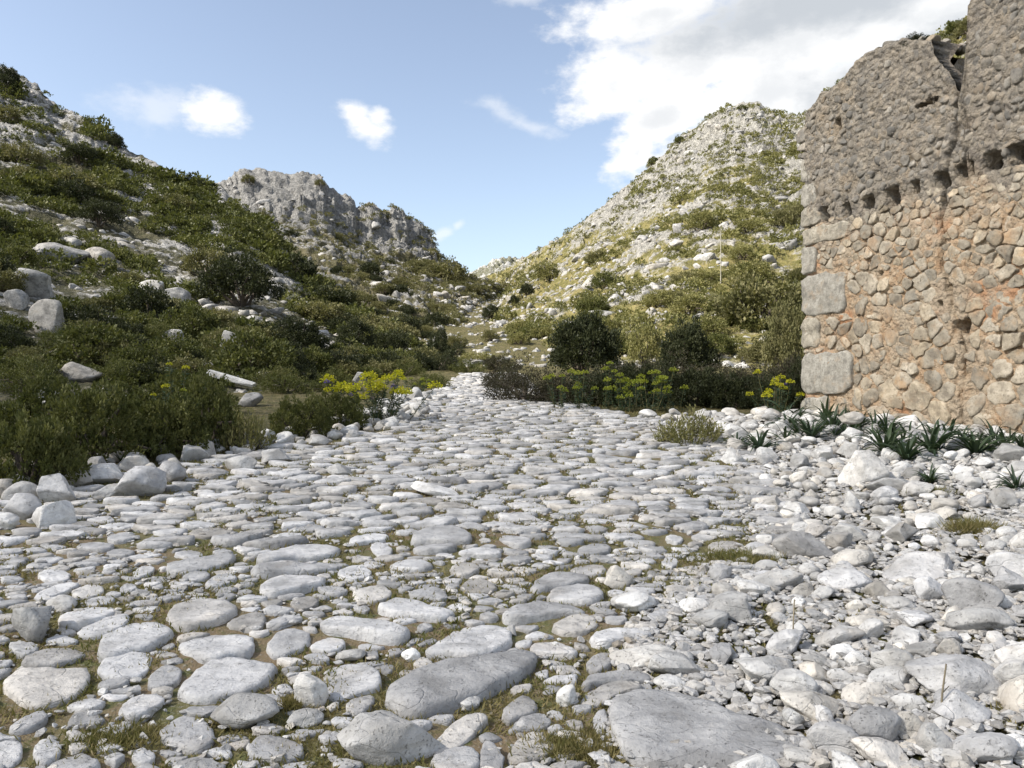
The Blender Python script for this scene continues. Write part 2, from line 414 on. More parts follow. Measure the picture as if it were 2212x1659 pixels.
# the track: its own sheet of soil, the paving stones are its children
tx = np.linspace(0, 1, 110); ty = np.concatenate([np.linspace(-2, 12, 200)[:-1], np.linspace(12, 32, 90)])
TY = np.repeat(ty[:, None], len(tx), 1)
TX = (rail(TY, XL) - 0.25) + tx[None] * (rail(TY, XR) - rail(TY, XL) + 0.5)
TZ = G(TX, TY) + 0.012 * fbm(np.stack([TX, TY, TX * 0], -1) * 9, 3, 21)
track_V = np.stack([TX, TY, TZ], -1).reshape(-1, 3); track_F = grid_faces(len(ty), len(tx))
track = link('stone_track', make_mesh('stone_track', track_V, track_F, M['soil']), kind='structure')

def unproj(u, v, D): return np.array([(u - CX) / FPX * D, D, CAMZ + (HZ - v) / FPX * D])
def loft(ridge, foot, nk, nt, a, amp, seed, cliff=0.0, back=0.5, jag=0.0, rockf=None, noisy=0.28):
    rp = np.array([unproj(*p) for p in ridge]); fp = np.array(foot, float)
    s = np.linspace(0, 1, len(rp)); k = np.linspace(0, 1, nk)
    rd = np.stack([np.interp(k, s, rp[:, i]) for i in range(3)], -1)
    s2 = np.linspace(0, 1, len(fp))
    ft = np.stack([np.interp(k, s2, fp[:, i]) for i in range(2)], -1)
    jg = 0 * k
    if jag: jg = jag * fbm(np.stack([k * 40, k * 0 + seed, k * 0], -1), 4, seed, 0.6)
    fz = G(ft[:, 0], ft[:, 1]) - 0.35
    t = np.concatenate([np.linspace(0, 1, nt), 1 + back * np.linspace(0.03, 1, max(8, nt // 6))])
    T = t[:, None]
    XY = ft[None] + (rd[None, :, :2] - ft[None]) * T[..., None]
    tc = np.clip(T, 0, 1)
    prof = a * tc + (1 - a) * tc ** 2
    if cliff: prof = prof * (1 - cliff) + cliff * sstep(0.86, 0.985, tc)
    Zz = fz[None] + (rd[None, :, 2] - fz[None]) * prof - (T > 1) * (T - 1) * (rd[None, :, 2] - fz[None]) * 0.9
    Zz = Zz + jg[None] * sstep(0.75, 1.0, tc)
    P = np.stack([XY[..., 0], XY[..., 1], Zz], -1)
    Dist = np.hypot(P[..., 0], P[..., 1])
    A = amp * np.minimum(Dist / 90, 1.6) * sstep(0.0, 0.15, tc) * (0.35 + 0.65 * sstep(1.0, 0.88, tc))
    Q = P.copy(); Q[..., 2] *= 1.6
    rdg = fbm(Q * noisy, 5, seed, 0.55, ridged=True); lo = fbm(Q * 0.05, 3, seed + 3)
    # bedding ledges dipping across the slope
    bed = Q @ np.array([0.35, 0.25, 0.9]) * 0.33 + 1.3 * lo
    led = (bed - np.floor(bed)); led = sstep(0.0, 0.25, led) - led
    led = led * sstep(-0.1, 0.5, fbm(Q * 0.09 + 20, 2, seed + 8)); crag = fbm(Q * 0.9 + 7, 4, seed + 11, 0.6, ridged=True); disp = A * (0.38 * crag + 0.75 * rdg + 0.9 * lo + 0.7 * led)
    P[..., 2] += disp
    P[..., 0] += 0.45 * A * fbm(Q * 0.35 + 50, 3, seed + 5); P[..., 1] += 0.45 * A * fbm(Q * 0.35 + 90, 3, seed + 6)
    rocky = 0.26 * rdg + 0.16 * crag + 0.25 * led - 0.12
    if rockf is not None: rocky = rocky + rockf(k[None] + 0 * T, tc + 0 * k[None], P)
    return P, rocky, len(t), nk
terr = {}
def hill(name, mat, *a, **kw):
    P, rocky, nr, nc = loft(*a, **kw)
    V = P.reshape(-1, 3); F = grid_faces(nr, nc)
    o = link(name, make_mesh(name, V, F, mat, tint=rocky.ravel(), attr='rocky'), kind='structure')
    terr[name] = (P, V, F); return o
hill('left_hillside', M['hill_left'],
     [(-1400, -500, 70), (-800, -300, 78), (-300, -20, 88), (0, 140, 92), (60, 172, 91), (130, 236, 88), (215, 272, 86), (270, 316, 84), (370, 372, 81), (400, 390, 80), (480, 405, 78), (580, 500, 74), (680, 610, 68), (780, 690, 58), (860, 748, 48), (900, 775, 42)],
     [(-30, -25), (-18, -8), (-9.5, 3), (-7.2, 7), (-6.6, 8.5), (-6.0, 10), (-5.4, 11.5), (-4.9, 12.8), (-4.3, 14), (-3.9, 15.3), (-3.6, 17), (-3.5, 20), (-3.4, 23), (-3.4, 27), (-3.4, 31), (-3.4, 35)],
     360, 230, 0.20, 1.0, 31, jag=0.7,
     rockf=lambda k, t, P: 0.16 * sstep(0.55, 0.95, t) + 0.22 * sstep(0.7, 0.9, t) * sstep(0.36, 0.20, k) - 0.10 * sstep(0.3, 0.0, t))
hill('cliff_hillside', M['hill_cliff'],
     [(250, 470, 150), (380, 420, 145), (440, 425, 140), (480, 397, 136), (520, 372, 136), (600, 376, 138), (690, 389, 140), (745, 430, 142), (790, 446, 143), (850, 458, 145), (900, 484, 147), (932, 512, 148), (942, 548, 150), (1000, 588, 155), (1050, 624, 160), (1085, 645, 165)],
     [(-40, 62), (-30, 58), (-22, 52), (-16, 48), (-12, 46), (-9, 45), (-7, 46), (-5.6, 50), (-5, 56), (-4.6, 64), (-4.2, 74), (-4, 86), (-3.8, 98), (-3.4, 112), (-3, 128), (-2, 145)],
     330, 220, 0.55, 1.5, 57, cliff=0.17, jag=2.2,
     rockf=lambda k, t, P: 0.55 * sstep(0.80, 0.90, t) + 0.10 * sstep(0.4, 0.8, t) - 0.12 * sstep(0.35, 0.05, t))
hill('right_hillside', M['hill_right'],
     [(1010, 622, 290), (1085, 588, 260), (1150, 552, 230), (1260, 484, 195), (1380, 388, 172), (1425, 346, 166), (1470, 304, 162), (1520, 274, 158), (1560, 238, 155), (1600, 226, 152), (1640, 232, 148), (1690, 256, 140), (1730, 256, 130), (1780, 215, 112), (1860, 150, 102), (2010, 84, 92), (2090, 30, 86), (2300, -80, 80), (2700, -260, 72), (3400, -500, 60)],
     [(2, 165), (-0.5, 125), (-2, 95), (-2, 72), (-0.5, 55), (1.2, 47), (3, 42), (5, 38.5), (7, 36.5), (9, 35), (11, 34), (13, 33.2), (15, 32.5), (17, 31.5), (19, 30), (21, 28), (23, 25), (25, 20), (28, 10), (35, -15)],
     420, 270, 0.62, 1.5, 83, jag=0.9,
     rockf=lambda k, t, P: 0.42 * sstep(0.52, 0.80, t) * sstep(0.12, 0.25, k) * sstep(0.70, 0.60, k) + 0.05 - 0.10 * sstep(0.22, 0.05, k) - 0.05 * sstep(0.55, 0.25, t))
hill('far_ridge', M['hill_far'],
     [(900, 640, 600), (980, 612, 560), (1020, 596, 540), (1060, 568, 520), (1092, 560, 515), (1130, 575, 510), (1200, 560, 520), (1300, 600, 540)],
     [(-60, 330), (-20, 300), (-5, 300), (10, 300), (25, 300), (40, 310), (70, 330), (110, 360)],
     90, 60, 0.8, 3.0, 91, jag=3.0)
allV = [ground_V, track_V]; allF = [ground_F, track_F]; off = len(ground_V); Fl = [ground_F, track_F + off]; off += len(track_V)
for nm, (P, V, F) in terr.items():
    allV.append(V); Fl.append(F + off); off += len(V)
bvh = BVHTree.FromPolygons(np.concatenate(allV).tolist(), np.concatenate(Fl).tolist())
CAMV = Vector((0, 0, CAMZ))
def pick(u, v):
    """the point of the terrain seen at picture point (u, v)"""
    d = Vector(((u - CX) / FPX, 1.0, (HZ - v) / FPX)).normalized()
    h = bvh.ray_cast(CAMV, d, 3000)
    return h[0]
def visible(p, lift=0.6):
    q = Vector((p[0], p[1], p[2] + lift)); d = q - CAMV; L = d.length
    h = bvh.ray_cast(CAMV, d.normalized(), L - 0.3)
    return h[0] is None
def proj(p): return CX + p[0] / p[1] * FPX, HZ - (p[2] - CAMZ) / p[1] * FPX
def drop(x, y):
    h = bvh.ray_cast(Vector((x, y, 300)), Vector((0, 0, -1)), 600)
    return h[0].z if h[0] is not None else Gs(x, y)

# ------------------------------------------------------------------ the cloud whose shadow lies over the track
CH = 900.0
lumps = [(-70, -30, 52), (-45, 10, 36), (-20, 8, 34), (8, -4, 32), (38, -6, 34), (68, -12, 36), (100, -20, 40), (20, -60, 58), (75, -65, 60), (-40, -65, 55), (-110, -40, 48), (-36, 26, 26), (-62, 20, 34)]
bV, bF = ico(3); Vs = []; Fs = []
shift = SUN[:2] / SUN[2] * CH
for i, (lx, ly, lr) in enumerate(lumps):
    q = bV * (1 + 0.10 * fbm(bV * 2.2 + i * 9, 3, i))[:, None] * np.array([lr, lr, lr * 0.40]) * 0.8
    Vs.append(q + np.array([lx + shift[0], ly + shift[1], CH])); Fs.append(bF + i * len(bV))
# a thin cloud: some of the sun comes straight through
_m, _t, _b, _o = new_mat('cloud'); M['cloud'] = _m
_tr = _t.node('ShaderNodeBsdfTransparent'); _mx = _t.node('ShaderNodeMixShader'); _mx.inputs[0].default_value = 0.775
_b.inputs['Base Color'].default_value = (0.8, 0.8, 0.8, 1)
_t.l.new(_b.outputs[0], _mx.inputs[1]); _t.l.new(_tr.outputs[0], _mx.inputs[2]); _t.l.new(_mx.outputs[0], _o.inputs[0])
link('cloud', make_mesh('cloud', np.concatenate(Vs), np.concatenate(Fs), M['cloud']), kind='structure')

# ================================================================== the ruined wall
WS0 = np.array([5.64, 15.0]); WD = np.array([0.293, -0.956]); WN = np.array([-0.956, -0.293]); WB = 0.60
def wall_sh(u, v):
    t = (u - CX) / FPX
    s = (15.0 * t - 5.64) / (0.293 + 0.956 * t); D = 15.0 - 0.956 * s
    return s, CAMZ + (HZ - v) / FPX * D - WB
def wall_pt(s, h, n):
    s, h, n = np.broadcast_arrays(np.asarray(s, float), np.asarray(h, float), np.asarray(n, float))
    return np.stack([WS0[0] + WD[0] * s + WN[0] * n, WS0[1] + WD[1] * s + WN[1] * n, WB + h], -1)
top_px = [(1729, 262), (1745, 238), (1762, 210), (1800, 186), (1832, 163), (1850, 130), (1880, 112), (1905, 98), (1935, 84), (1960, 78), (1990, 80), (2008, 90), (2018, 122), (2034, 136), (2050, 150), (2062, 178), (2070, 212), (2078, 205), (2084, 160), (2089, 100), (2091, 50), (2094, 10), (2110, -30), (2140, -60), (2212, -90), (2400, -160)]
tp = np.array([wall_sh(*p) for p in top_px])
ns, nh = 330, 330; S_MAX = 6.0
sv = np.linspace(0, S_MAX, ns)
topv = np.interp(sv, tp[:, 0], tp[:, 1]) + 0.13 * fbm(np.stack([sv * 3.3, sv * 0, sv * 0], -1), 4, 4, 0.6)
rv = np.linspace(0, 1, nh)
S = np.repeat(sv[None], nh, 0); Hh = -0.7 + rv[:, None] * (topv[None] + 0.7)
beam_px = [(1780, 466), (2212, 338)]
def beam_h(s):
    a = wall_sh(*beam_px[0]); b = wall_sh(*beam_px[1]); return a[1] + (s - a[0]) / (b[0] - a[0]) * (b[1] - a[1])
Pw = np.stack([S, Hh, 0 * S], -1)
up_w = sstep(-0.05, 0.15, Hh - beam_h(S) - 0.12 * fbm(Pw * 2, 2, 3)); up_c = sstep(-0.65, 0.10, Hh - beam_h(S) + 0.12 - 0.45 * fbm(Pw * 1.6, 4, 3))
disp = 0.040 * fbm(Pw * 4, 4, 11, 0.6) + 0.06 * fbm(Pw * 0.7, 3, 12) + up_w * (0.030 * fbm(Pw * 2.6, 4, 13, 0.62, ridged=True) + 0.040 * fbm(Pw * 8, 4, 14, 0.65, ridged=True)) - (1 - up_w) * (0.012 + 0.045 * sstep(0.05, 0.45, fbm(Pw * 2.3 + 60, 4, 17, 0.6)))
holes_px = [(1782, 463, 15, 32), (1832, 452, 17, 28), (1880, 438, 19, 26), (1927, 424, 26, 34), (1976, 403, 18, 26), (2036, 388, 26, 34), (2084, 368, 34, 28), (2143, 347, 34, 38), (2196, 332, 34, 40), (2250, 318, 36, 40), (1815, 270, 13, 24), (2047, 622, 15, 16), (2074, 705, 32, 26), (2004, 222, 44, 7), (2030, 655, 9, 9), (1905, 590, 8, 7)]
holes = []
for (u, v, wd, hd) in holes_px:
    s0, h0 = wall_sh(u - wd / 2, v); s1, _ = wall_sh(u + wd / 2, v); _, hA = wall_sh(u, v - hd / 2); _, hB = wall_sh(u, v + hd / 2)
    holes.append(((s0 + s1) / 2, (hA + hB) / 2, (s1 - s0) / 2, (hA - hB) / 2))
hole_w = np.zeros_like(S)
wob = 0.30 * fbm(Pw * 9, 3, 22)
for (hs_, hh_, a_, b_) in holes:
    q = ((np.abs(S - hs_) / (a_ * 1.05)) ** 5 + (np.abs(Hh - hh_) / (b_ * .98)) ** 5) ** (1 / 5)
    hole_w = np.maximum(hole_w, sstep(1.16, 1.0, q + wob))
crack_px = [(2072, 205), (2064, 260), (2060, 300), (2050, 340), (2044, 380), (2034, 440), (2030, 480), (2031, 520), (2027, 575), (2046, 620), (2052, 660), (2066, 700), (2078, 760), (2076, 830), (2070, 910)]
ck = np.array([wall_sh(*p) for p in crack_px])[::-1]
cs = np.interp(Hh, ck[:, 1], ck[:, 0]) + 0.05 * fbm(np.stack([Hh * 5, Hh * 0, Hh * 0], -1), 3, 30)
crack_w = sstep(0.050, 0.018, np.abs(S - cs)) * (0.35 + 0.65 * sstep(-0.2, 0.3, fbm(Pw * 1.6, 2, 31) + 0.3 * up_w))
disp = disp - 0.62 * hole_w - 0.20 * crack_w * (1 - hole_w)
edge = sstep(0.0, 0.10, S) * sstep(0.0, 0.04, topv[None] - Hh)
disp = disp - 0.05 * (1 - edge)
front = wall_pt(S, Hh, disp)
TH = 0.95
nV = ns * nh; fF = grid_faces(nh, ns)
Sb, Hb = S[::10, ::7], Hh[::10, ::7]
backg = wall_pt(Sb, Hb, -TH + 0.02 + 0.70 * sstep(2.9, 3.2, Sb) * sstep(4.4, 4.1, Sb) * sstep(4.0, 5.2, Hb))
ring = np.concatenate([np.arange(nh) * ns, (nh - 1) * ns + np.arange(1, ns), (np.arange(nh - 2, -1, -1)) * ns + ns - 1])
THr = TH - 0.70 * sstep(2.9, 3.2, S.ravel()[ring]) * sstep(4.4, 4.1, S.ravel()[ring]) * (Hh.ravel()[ring] > 4)
rp_ = wall_pt(S.ravel()[ring], Hh.ravel()[ring], -THr)
k_ = np.arange(len(ring) - 1); sF = np.stack([ring[:-1], nV + k_, nV + k_ + 1, ring[1:]], -1)
bF_ = grid_faces(*Sb.shape)[:, ::-1] + nV + len(ring)
def mat_wall():
    m, t, b, _ = new_mat('wall_mortar')
    P = world_pos(t)
    n1 = t.noise(P, 1.4, 6, 0.65); n2 = t.noise(P, 7, 6, 0.68); n3 = t.noise(P, 30, 5, 0.65)
    up = t.node('ShaderNodeAttribute', attribute_name='upper').outputs['Fac']
    low = t.mix(t.ramp(n2, 0.38, 0.64), (0.40, 0.27, 0.165), (0.48, 0.375, 0.26))
    low = t.mix(t.math('MULTIPLY', t.ramp(t.noise(P, 0.9, 3, 0.6), 0.54, 0.64), 0.8), low, (0.44, 0.23, 0.12))
    low = t.mix(t.math('MULTIPLY', t.ramp(n1, 0.44, 0.60), 0.8), low, (0.42, 0.35, 0.26))
    hi = t.mix(t.ramp(n2, 0.36, 0.62), (0.185, 0.17, 0.148), (0.32, 0.28, 0.225))
    hi = t.mix(t.math('MULTIPLY', t.ramp(n1, 0.50, 0.68), 0.6), hi, (0.36, 0.28, 0.19))
    c = t.mix(t.math('ADD', up, t.math('MULTIPLY', t.math('SUBTRACT', n1, 0.5), 0.5), clamp=True), low, hi)
    c = t.mix(t.math('MULTIPLY', t.ramp(n3, 0.54, 0.68), 0.5), c, (0.07, 0.062, 0.052))
    t.l.new(c, b.inputs['Base Color'])
    vr = t.voro(t.vmath('ADD', P, t.vmath('SCALE', t.noise(P, 6, 3, 0.6, out='Color'), scale=0.12)), 11)
    bump(t, b, t.math('ADD', t.math('MULTIPLY', vr, -0.9), t.math('ADD', t.math('MULTIPLY', n2, 0.7), t.math('MULTIPLY', n3, 0.6))), 1.0, 0.07)
    return m
M['wall'] = mat_wall()
M['wall_stone'] = mat_limestone('wall_stone', (0.35, 0.305, 0.235), (0.47, 0.415, 0.33), (0.13, 0.112, 0.09), warm=(0.46, 0.28, 0.13), warm_amt=0.25, lichen=0.6, spread=0.30, stains=[(1.1, 0.50, 0.66, 0.55, (0.40, 0.255, 0.145)), (1.7, 0.54, 0.66, 0.6, (0.235, 0.225, 0.195)), (6, 0.56, 0.68, 0.6, (0.16, 0.14, 0.11))])
M['wall_stone_up'] = mat_limestone('upper_wall_stone', (0.22, 0.205, 0.18), (0.33, 0.30, 0.255), (0.085, 0.08, 0.073), warm=(0.28, 0.21, 0.14), warm_amt=0.22, lichen=0.6, spread=0.30, stains=[(1.3, 0.50, 0.66, 0.55, (0.30, 0.235, 0.165)), (2.1, 0.52, 0.66, 0.6, (0.15, 0.145, 0.135))])
M['quoin'] = mat_limestone('quoin_stone', (0.33, 0.31, 0.265), (0.45, 0.425, 0.37), (0.15, 0.14, 0.12), warm=(0.38, 0.27, 0.16), warm_amt=0.1, lichen=0.7, scale=1.6, stains=[(2.2, 0.52, 0.66, 0.5, (0.40, 0.30, 0.20)), (5, 0.55, 0.66, 0.6, (0.17, 0.16, 0.14))])
uppt = np.concatenate([up_c.ravel(), np.ones(len(ring) + backg.size // 3) * 0.8])
body_me = make_mesh('wall_core', np.concatenate([front.reshape(-1, 3), rp_, backg.reshape(-1, 3)]), [fF, bF_, sF], M['wall'], tint=uppt, attr='upper')
wall = thing('ruined_wall', 'tall ruined rubble stone wall with a row of beam holes and a long vertical crack', 'wall')
link('wall_core', body_me, wall)

def smooth_poly(poly, it=2):
    p = np.asarray(poly, float)
    for _ in range(it):
        q = np.roll(p, -1, 0); p = np.stack([0.75 * p + 0.25 * q, 0.25 * p + 0.75 * q], 1).reshape(-1, 2)
    return p
def resample(p, n):
    q = np.vstack([p, p[:1]]); L = np.concatenate([[0], np.cumsum(np.hypot(*np.diff(q, axis=0).T))])
    t = np.linspace(0, L[-1], n, endpoint=False)
    return np.stack([np.interp(t, L, q[:, 0]), np.interp(t, L, q[:, 1])], -1)
PROF = [(1.0, -0.9), (1.01, -0.1), (0.995, 0.50), (0.955, 0.84), (0.84, 0.95), (0.52, 0.99), (0.25, 1.0)]
WPROF = [(1.0, -0.9), (1.0, 0.2), (0.975, 0.75), (0.90, 0.92), (0.6, 0.98), (0.28, 1.0)]
def dome(poly, h, seed, n=26, prof=PROF, bury=0.06, lump=0.10, tilt=(0, 0), ragged=0.05):
    """a stone from its outline: sides that go down into the bed, a domed and weathered top; local z up"""
    p = resample(np.asarray(poly, float), n); c = p.mean(0); q = p - c
    Vs = []
    for (r, z) in prof:
        zz = np.full(n, z * h if z > 0 else z * bury)
        Vs.append(np.column_stack([q * r, zz]))
    V = np.concatenate(Vs + [np.array([[0, 0, h]])])
    ext = max(np.ptp(q[:, 0]), np.ptp(q[:, 1]))
    on = np.clip(V[:, 2] / h, 0, 1)
    W_ = V / ext * 2.4 + seed * 5.7
    V[:, 2] += on * h * (0.35 * fbm(W_, 3, seed) + lump * fbm(W_ * 4, 3, seed + 2))
    V[:, 2] += on * (V[:, 0] * tilt[0] + V[:, 1] * tilt[1])
    k = ragged * ext * fbm(W_ * 1.8 + 9, 3, seed + 5, 0.6)
    ang = np.arctan2(V[:, 1], V[:, 0]); V[:, 0] += k * np.cos(ang); V[:, 1] += k * np.sin(ang)
    F4 = grid_faces(len(prof), n, closed=True)
    a = (len(prof) - 1) * n; i = np.arange(n)
    F3 = np.stack([a + i, a + (i + 1) % n, np.full(n, len(V) - 1)], -1)
    return V, F4, F3, c
def clip(poly, n, d):
    out = []
    for i in range(len(poly)):
        a, b = poly[i], poly[(i + 1) % len(poly)]
        da, db = a @ n - d, b @ n - d
        if da <= 0: out.append(a)
        if (da < 0) != (db < 0) and abs(da - db) > 1e-9: out.append(a + (b - a) * da / (da - db))
    return out
def poisson(n_try, lo, hi, rad, seed, asp=1.0, blocked=None):
    """random points with a spacing that varies over the area"""
    g = np.random.default_rng(seed); P = []; Rr = []
    C = g.uniform(lo, hi, (n_try, 2)); cell = {}; cs_ = 0.5
    for c in C:
        r = rad(c, g)
        if r is None or (blocked and blocked(c, r)): continue
        k = (int(c[0] // cs_), int(c[1] * asp // cs_)); ok = True
        for i in range(-2, 3):
            for j in range(-2, 3):
                for m in cell.get((k[0] + i, k[1] + j), ()):
                    if (P[m][0] - c[0]) ** 2 + ((P[m][1] - c[1]) * asp) ** 2 < (0.5 * (r + Rr[m])) ** 2 * 4: ok = False; break
                if not ok: break
            if not ok: break
        if ok: cell.setdefault(k, []).append(len(P)); P.append(c); Rr.append(r)
    return np.array(P), np.array(Rr)
def voronoi_cells(P, asp, gap, seed, reach, fence=None):
    g = np.random.default_rng(seed); out = []
    Q = P * np.array([1, asp])
    if fence is not None: Q = np.vstack([Q, fence * np.array([1, asp])])
    for i in range(len(P)):
        d = Q - Q[i]; L = np.hypot(d[:, 0], d[:, 1]); nb = np.where((L > 1e-6) & (L < 2 * reach))[0]
        b = reach * 0.8; poly = [np.array(v, float) for v in ((-b, -b), (b, -b), (b, b), (-b, b))]
        for j in nb[np.argsort(L[nb])]:
            poly = clip(poly, d[j] / L[j], L[j] / 2 - gap * g.uniform(0.4, 1.6))
            if len(poly) < 3: break
        if len(poly) >= 3:
            pp = np.array(poly) / np.array([1, asp]) + P[i]
            out.append(pp)
    return out
# quoin blocks down the free end of the wall
quoin_px = [(1736, 452, 1772, 492), (1742, 498, 1836, 532), (1737, 536, 1764, 592), (1738, 598, 1826, 682), (1738, 690, 1772, 752), (1744, 766, 1838, 850), (1746, 856, 1792, 915), (1733, 402, 1764, 448), (1731, 350, 1752, 398)]
WM = Matrix(((WD[0], 0, WN[0], WS0[0]), (WD[1], 0, WN[1], WS0[1]), (0, 1, 0, WB), (0, 0, 0, 1)))    # local (s, h, n) -> world
rects = []
for i, (u0, v0, u1, v1) in enumerate(quoin_px):
    s1, _ = wall_sh(u1, v0); s0 = -0.03; _, hA = wall_sh(u0, v0); _, hB = wall_sh(u0, v1)
    rects.append((s0, hB, s1, hA))
    g = np.random.default_rng(i + 70); j = lambda: g.uniform(-0.03, 0.03)
    poly = [(s0 + j() * .4, hB + j()), ((s0 + s1) / 2, hB + j()), (s1 + j(), hB + j()), (s1 + j(), (hA + hB) / 2), (s1 + j(), hA + j()), ((s0 + s1) / 2, hA + j()), (s0 + j() * .4, hA + j()), (s0, (hA + hB) / 2)]
    V, F4, F3, c = dome(smooth_poly(poly, 1), 0.045, 300 + i, 38, bury=0.25, lump=0.9, ragged=0.085, prof=WPROF)
    link('quoin_block', make_mesh('quoin_block', V, [F4, F3], M['quoin']), wall).matrix_local = WM @ Matrix.Translation((c[0], c[1], -0.01))
def wall_blocked(c, r):
    for (a, b, e, f) in rects:
        if a - r * 0.5 < c[0] < e + r * 0.35 and b - r * 0.4 < c[1] < f + r * 0.4: return True
    for (hs_, hh_, a_, b_) in holes:
        if abs(c[0] - hs_) < a_ + r * 0.55 and abs(c[1] - hh_) < b_ + r * 0.5: return True
    return False
def lower_r(c, g):
    if c[1] > beam_h(c[0]) - 0.10: return None
    k = np.clip(c[1] / 4.0, 0, 1)
    return float(np.clip((0.185 * (1 - k) ** 1.4 + 0.075) * g.lognormal(0, 0.42), 0.045, 0.36))
Pl, Rl = poisson(14000, (0.02, -0.25), (S_MAX - 0.1, 4.6), lower_r, 5, asp=1.25, blocked=wall_blocked)
# points that only hold back their neighbours: quoins, holes, the ledge over the beam holes and the crack
fence = []
for (a, b, e, f) in rects:
    for x_ in np.arange(a, e, 0.07): fence += [(x_, b + 0.04), (x_, f - 0.04)]
    for y_ in np.arange(b + 0.04, f, 0.07): fence.append((e - 0.03, y_))
for (hs_, hh_, a_, b_) in holes:
    for k in range(12): fence.append((hs_ + a_ * 0.8 * math.cos(k * .5236), hh_ + b_ * 0.8 * math.sin(k * .5236)))
for x_ in np.arange(0, S_MAX, 0.08): fence.append((x_, beam_h(x_) + 0.0))
for y_ in np.arange(-0.1, 4.4, 0.05): fence.append((float(np.interp(y_, ck[:, 1], ck[:, 0])), y_))
fence = np.array(fence)
cells = voronoi_cells(Pl, 1.25, 0.010, 6, 0.42, fence)
cells.sort(key=lambda c: -np.ptp(c[:, 0]) * np.ptp(c[:, 1]) * (1.0 if c[:, 0].mean() < 4.75 else 0.01))
rest = []
for i, cpoly in enumerate(cells):
    cpoly = np.clip(cpoly, (-0.0, -0.5), (S_MAX, 9))
    if np.ptp(cpoly[:, 0]) < 0.05 or np.ptp(cpoly[:, 1]) < 0.04: continue
    g = np.random.default_rng(500 + i); sz = min(np.ptp(cpoly[:, 0]), np.ptp(cpoly[:, 1]))
    cm = cpoly.mean(0)
    n0 = float(0.06 * fbm(np.array([[cm[0], cm[1], 0]]) * 0.7, 3, 12)[0]) - 0.012
    # each one its own shape: pull the outline about
    cpoly = cm + (cpoly - cm) * g.uniform(0.84, 1.02)
    V, F4, F3, c = dome(smooth_poly(cpoly, 1 if g.random() < .45 else 0), 0.014 + sz * g.uniform(0.02, 0.075), 500 + i, 20, bury=0.10, lump=0.45, prof=WPROF, ragged=0.17, tilt=(g.normal(0, 0.08), g.normal(0, 0.10)))
    if len(rest) == 0 and i < 290:
        link('wall_stone', make_mesh('wall_stone', V, [F4, F3], M['wall_stone']), wall).matrix_local = WM @ Matrix.Translation((c[0], c[1], n0 + g.uniform(-0.026, 0.004)))
    else: rest.append((V + np.array([c[0], c[1], n0 - 0.008]), F4, F3, g.random()))
def join_cells(lst, name, mat, parent):
    Vs, A, B, T, o = [], [], [], [], 0
    for (V, F4, F3, t) in lst:
        Vs.append(V); A.append(F4 + o); B.append(F3 + o); T.append(np.full(len(V), t)); o += len(V)
    ob = link(name, make_mesh(name, np.concatenate(Vs), [np.concatenate(A), np.concatenate(B)], mat, tint=np.concatenate(T)), parent, kind='stuff')
    ob.matrix_local = WM
    return ob
if rest: join_cells(rest, 'small_wall_stones', M['wall_stone'], wall)
def upper_r(c, g):
    tpz = np.interp(c[0], tp[:, 0], tp[:, 1])
    if c[1] < beam_h(c[0]) + 0.06 or c[1] > tpz - 0.03: return None
    return float(np.clip(0.070 * g.lognormal(0, 0.5), 0.035, 0.22))
Pu, Ru = poisson(9000, (0.02, 2.0), (S_MAX - 0.1, 9.0), upper_r, 9, asp=1.15, blocked=wall_blocked)
upl = []
for i, cpoly in enumerate(voronoi_cells(Pu, 1.15, 0.008, 8, 0.30, fence)):
    if np.ptp(cpoly[:, 0]) < 0.05 or np.ptp(cpoly[:, 1]) < 0.04: continue
    if np.any(cpoly[:, 1] > np.interp(cpoly[:, 0], tp[:, 0], tp[:, 1]) + 0.03): continue
    g = np.random.default_rng(3500 + i); cm = cpoly.mean(0)
    if g.random() < 0.12: continue
    if abs(cm[0] - np.interp(cm[1], ck[:, 1], ck[:, 0])) < 0.07: continue
    n0 = float(0.06 * fbm(np.array([[cm[0], cm[1], 0]]) * 0.7, 3, 12)[0])
    V, F4, F3, c = dome(smooth_poly(cm + (cpoly - cm) * g.uniform(0.85, 0.98), 1), g.uniform(0.016, 0.040), 3500 + i, 13, bury=0.08, ragged=0.16, lump=0.5, prof=[(1.0, -0.9), (0.98, 0.3), (0.86, 0.75), (0.5, 1.0)], tilt=(g.normal(0, 0.18), g.normal(0, 0.2)))
    upl.append((V + np.array([c[0], c[1], n0 + g.uniform(-0.02, 0.02)]), F4, F3, g.random()))
join_cells(upl, 'upper_facing_stones', M['wall_stone_up'], wall)
# loose stones left on the broken top
capb = [rock_shape(900 + i, 2, 8, 0.14) for i in range(6)]
g = np.random.default_rng(77); cp = []; cz = []
for s_ in np.arange(0.05, S_MAX - 0.1, 0.10):
    ht = np.interp(s_, sv, topv)
    if 3.05 < s_ < 4.2: continue
    for n_ in (-0.10, -0.4, -0.66):
        if g.random() < 0.7:
            cp.append(wall_pt(s_ + g.uniform(-.05, .05), ht - 0.03 + g.uniform(-.03, .04), n_ - 0.08 + g.uniform(-.1, .06))); k = g.uniform(0.05, 0.15)
            cz.append((k * g.uniform(.8, 1.4), k, k * g.uniform(.6, .9)))
V, F, T = merge(capb, np.array(cp), np.array(cz), g.uniform(0, 6.3, len(cp)), tilt=g.normal(0, .4, len(cp)), seed=3)
link('broken_crest_stones', make_mesh('broken_crest_stones', V, F, M['wall_stone_up'], tint=T), wall, kind='stuff')

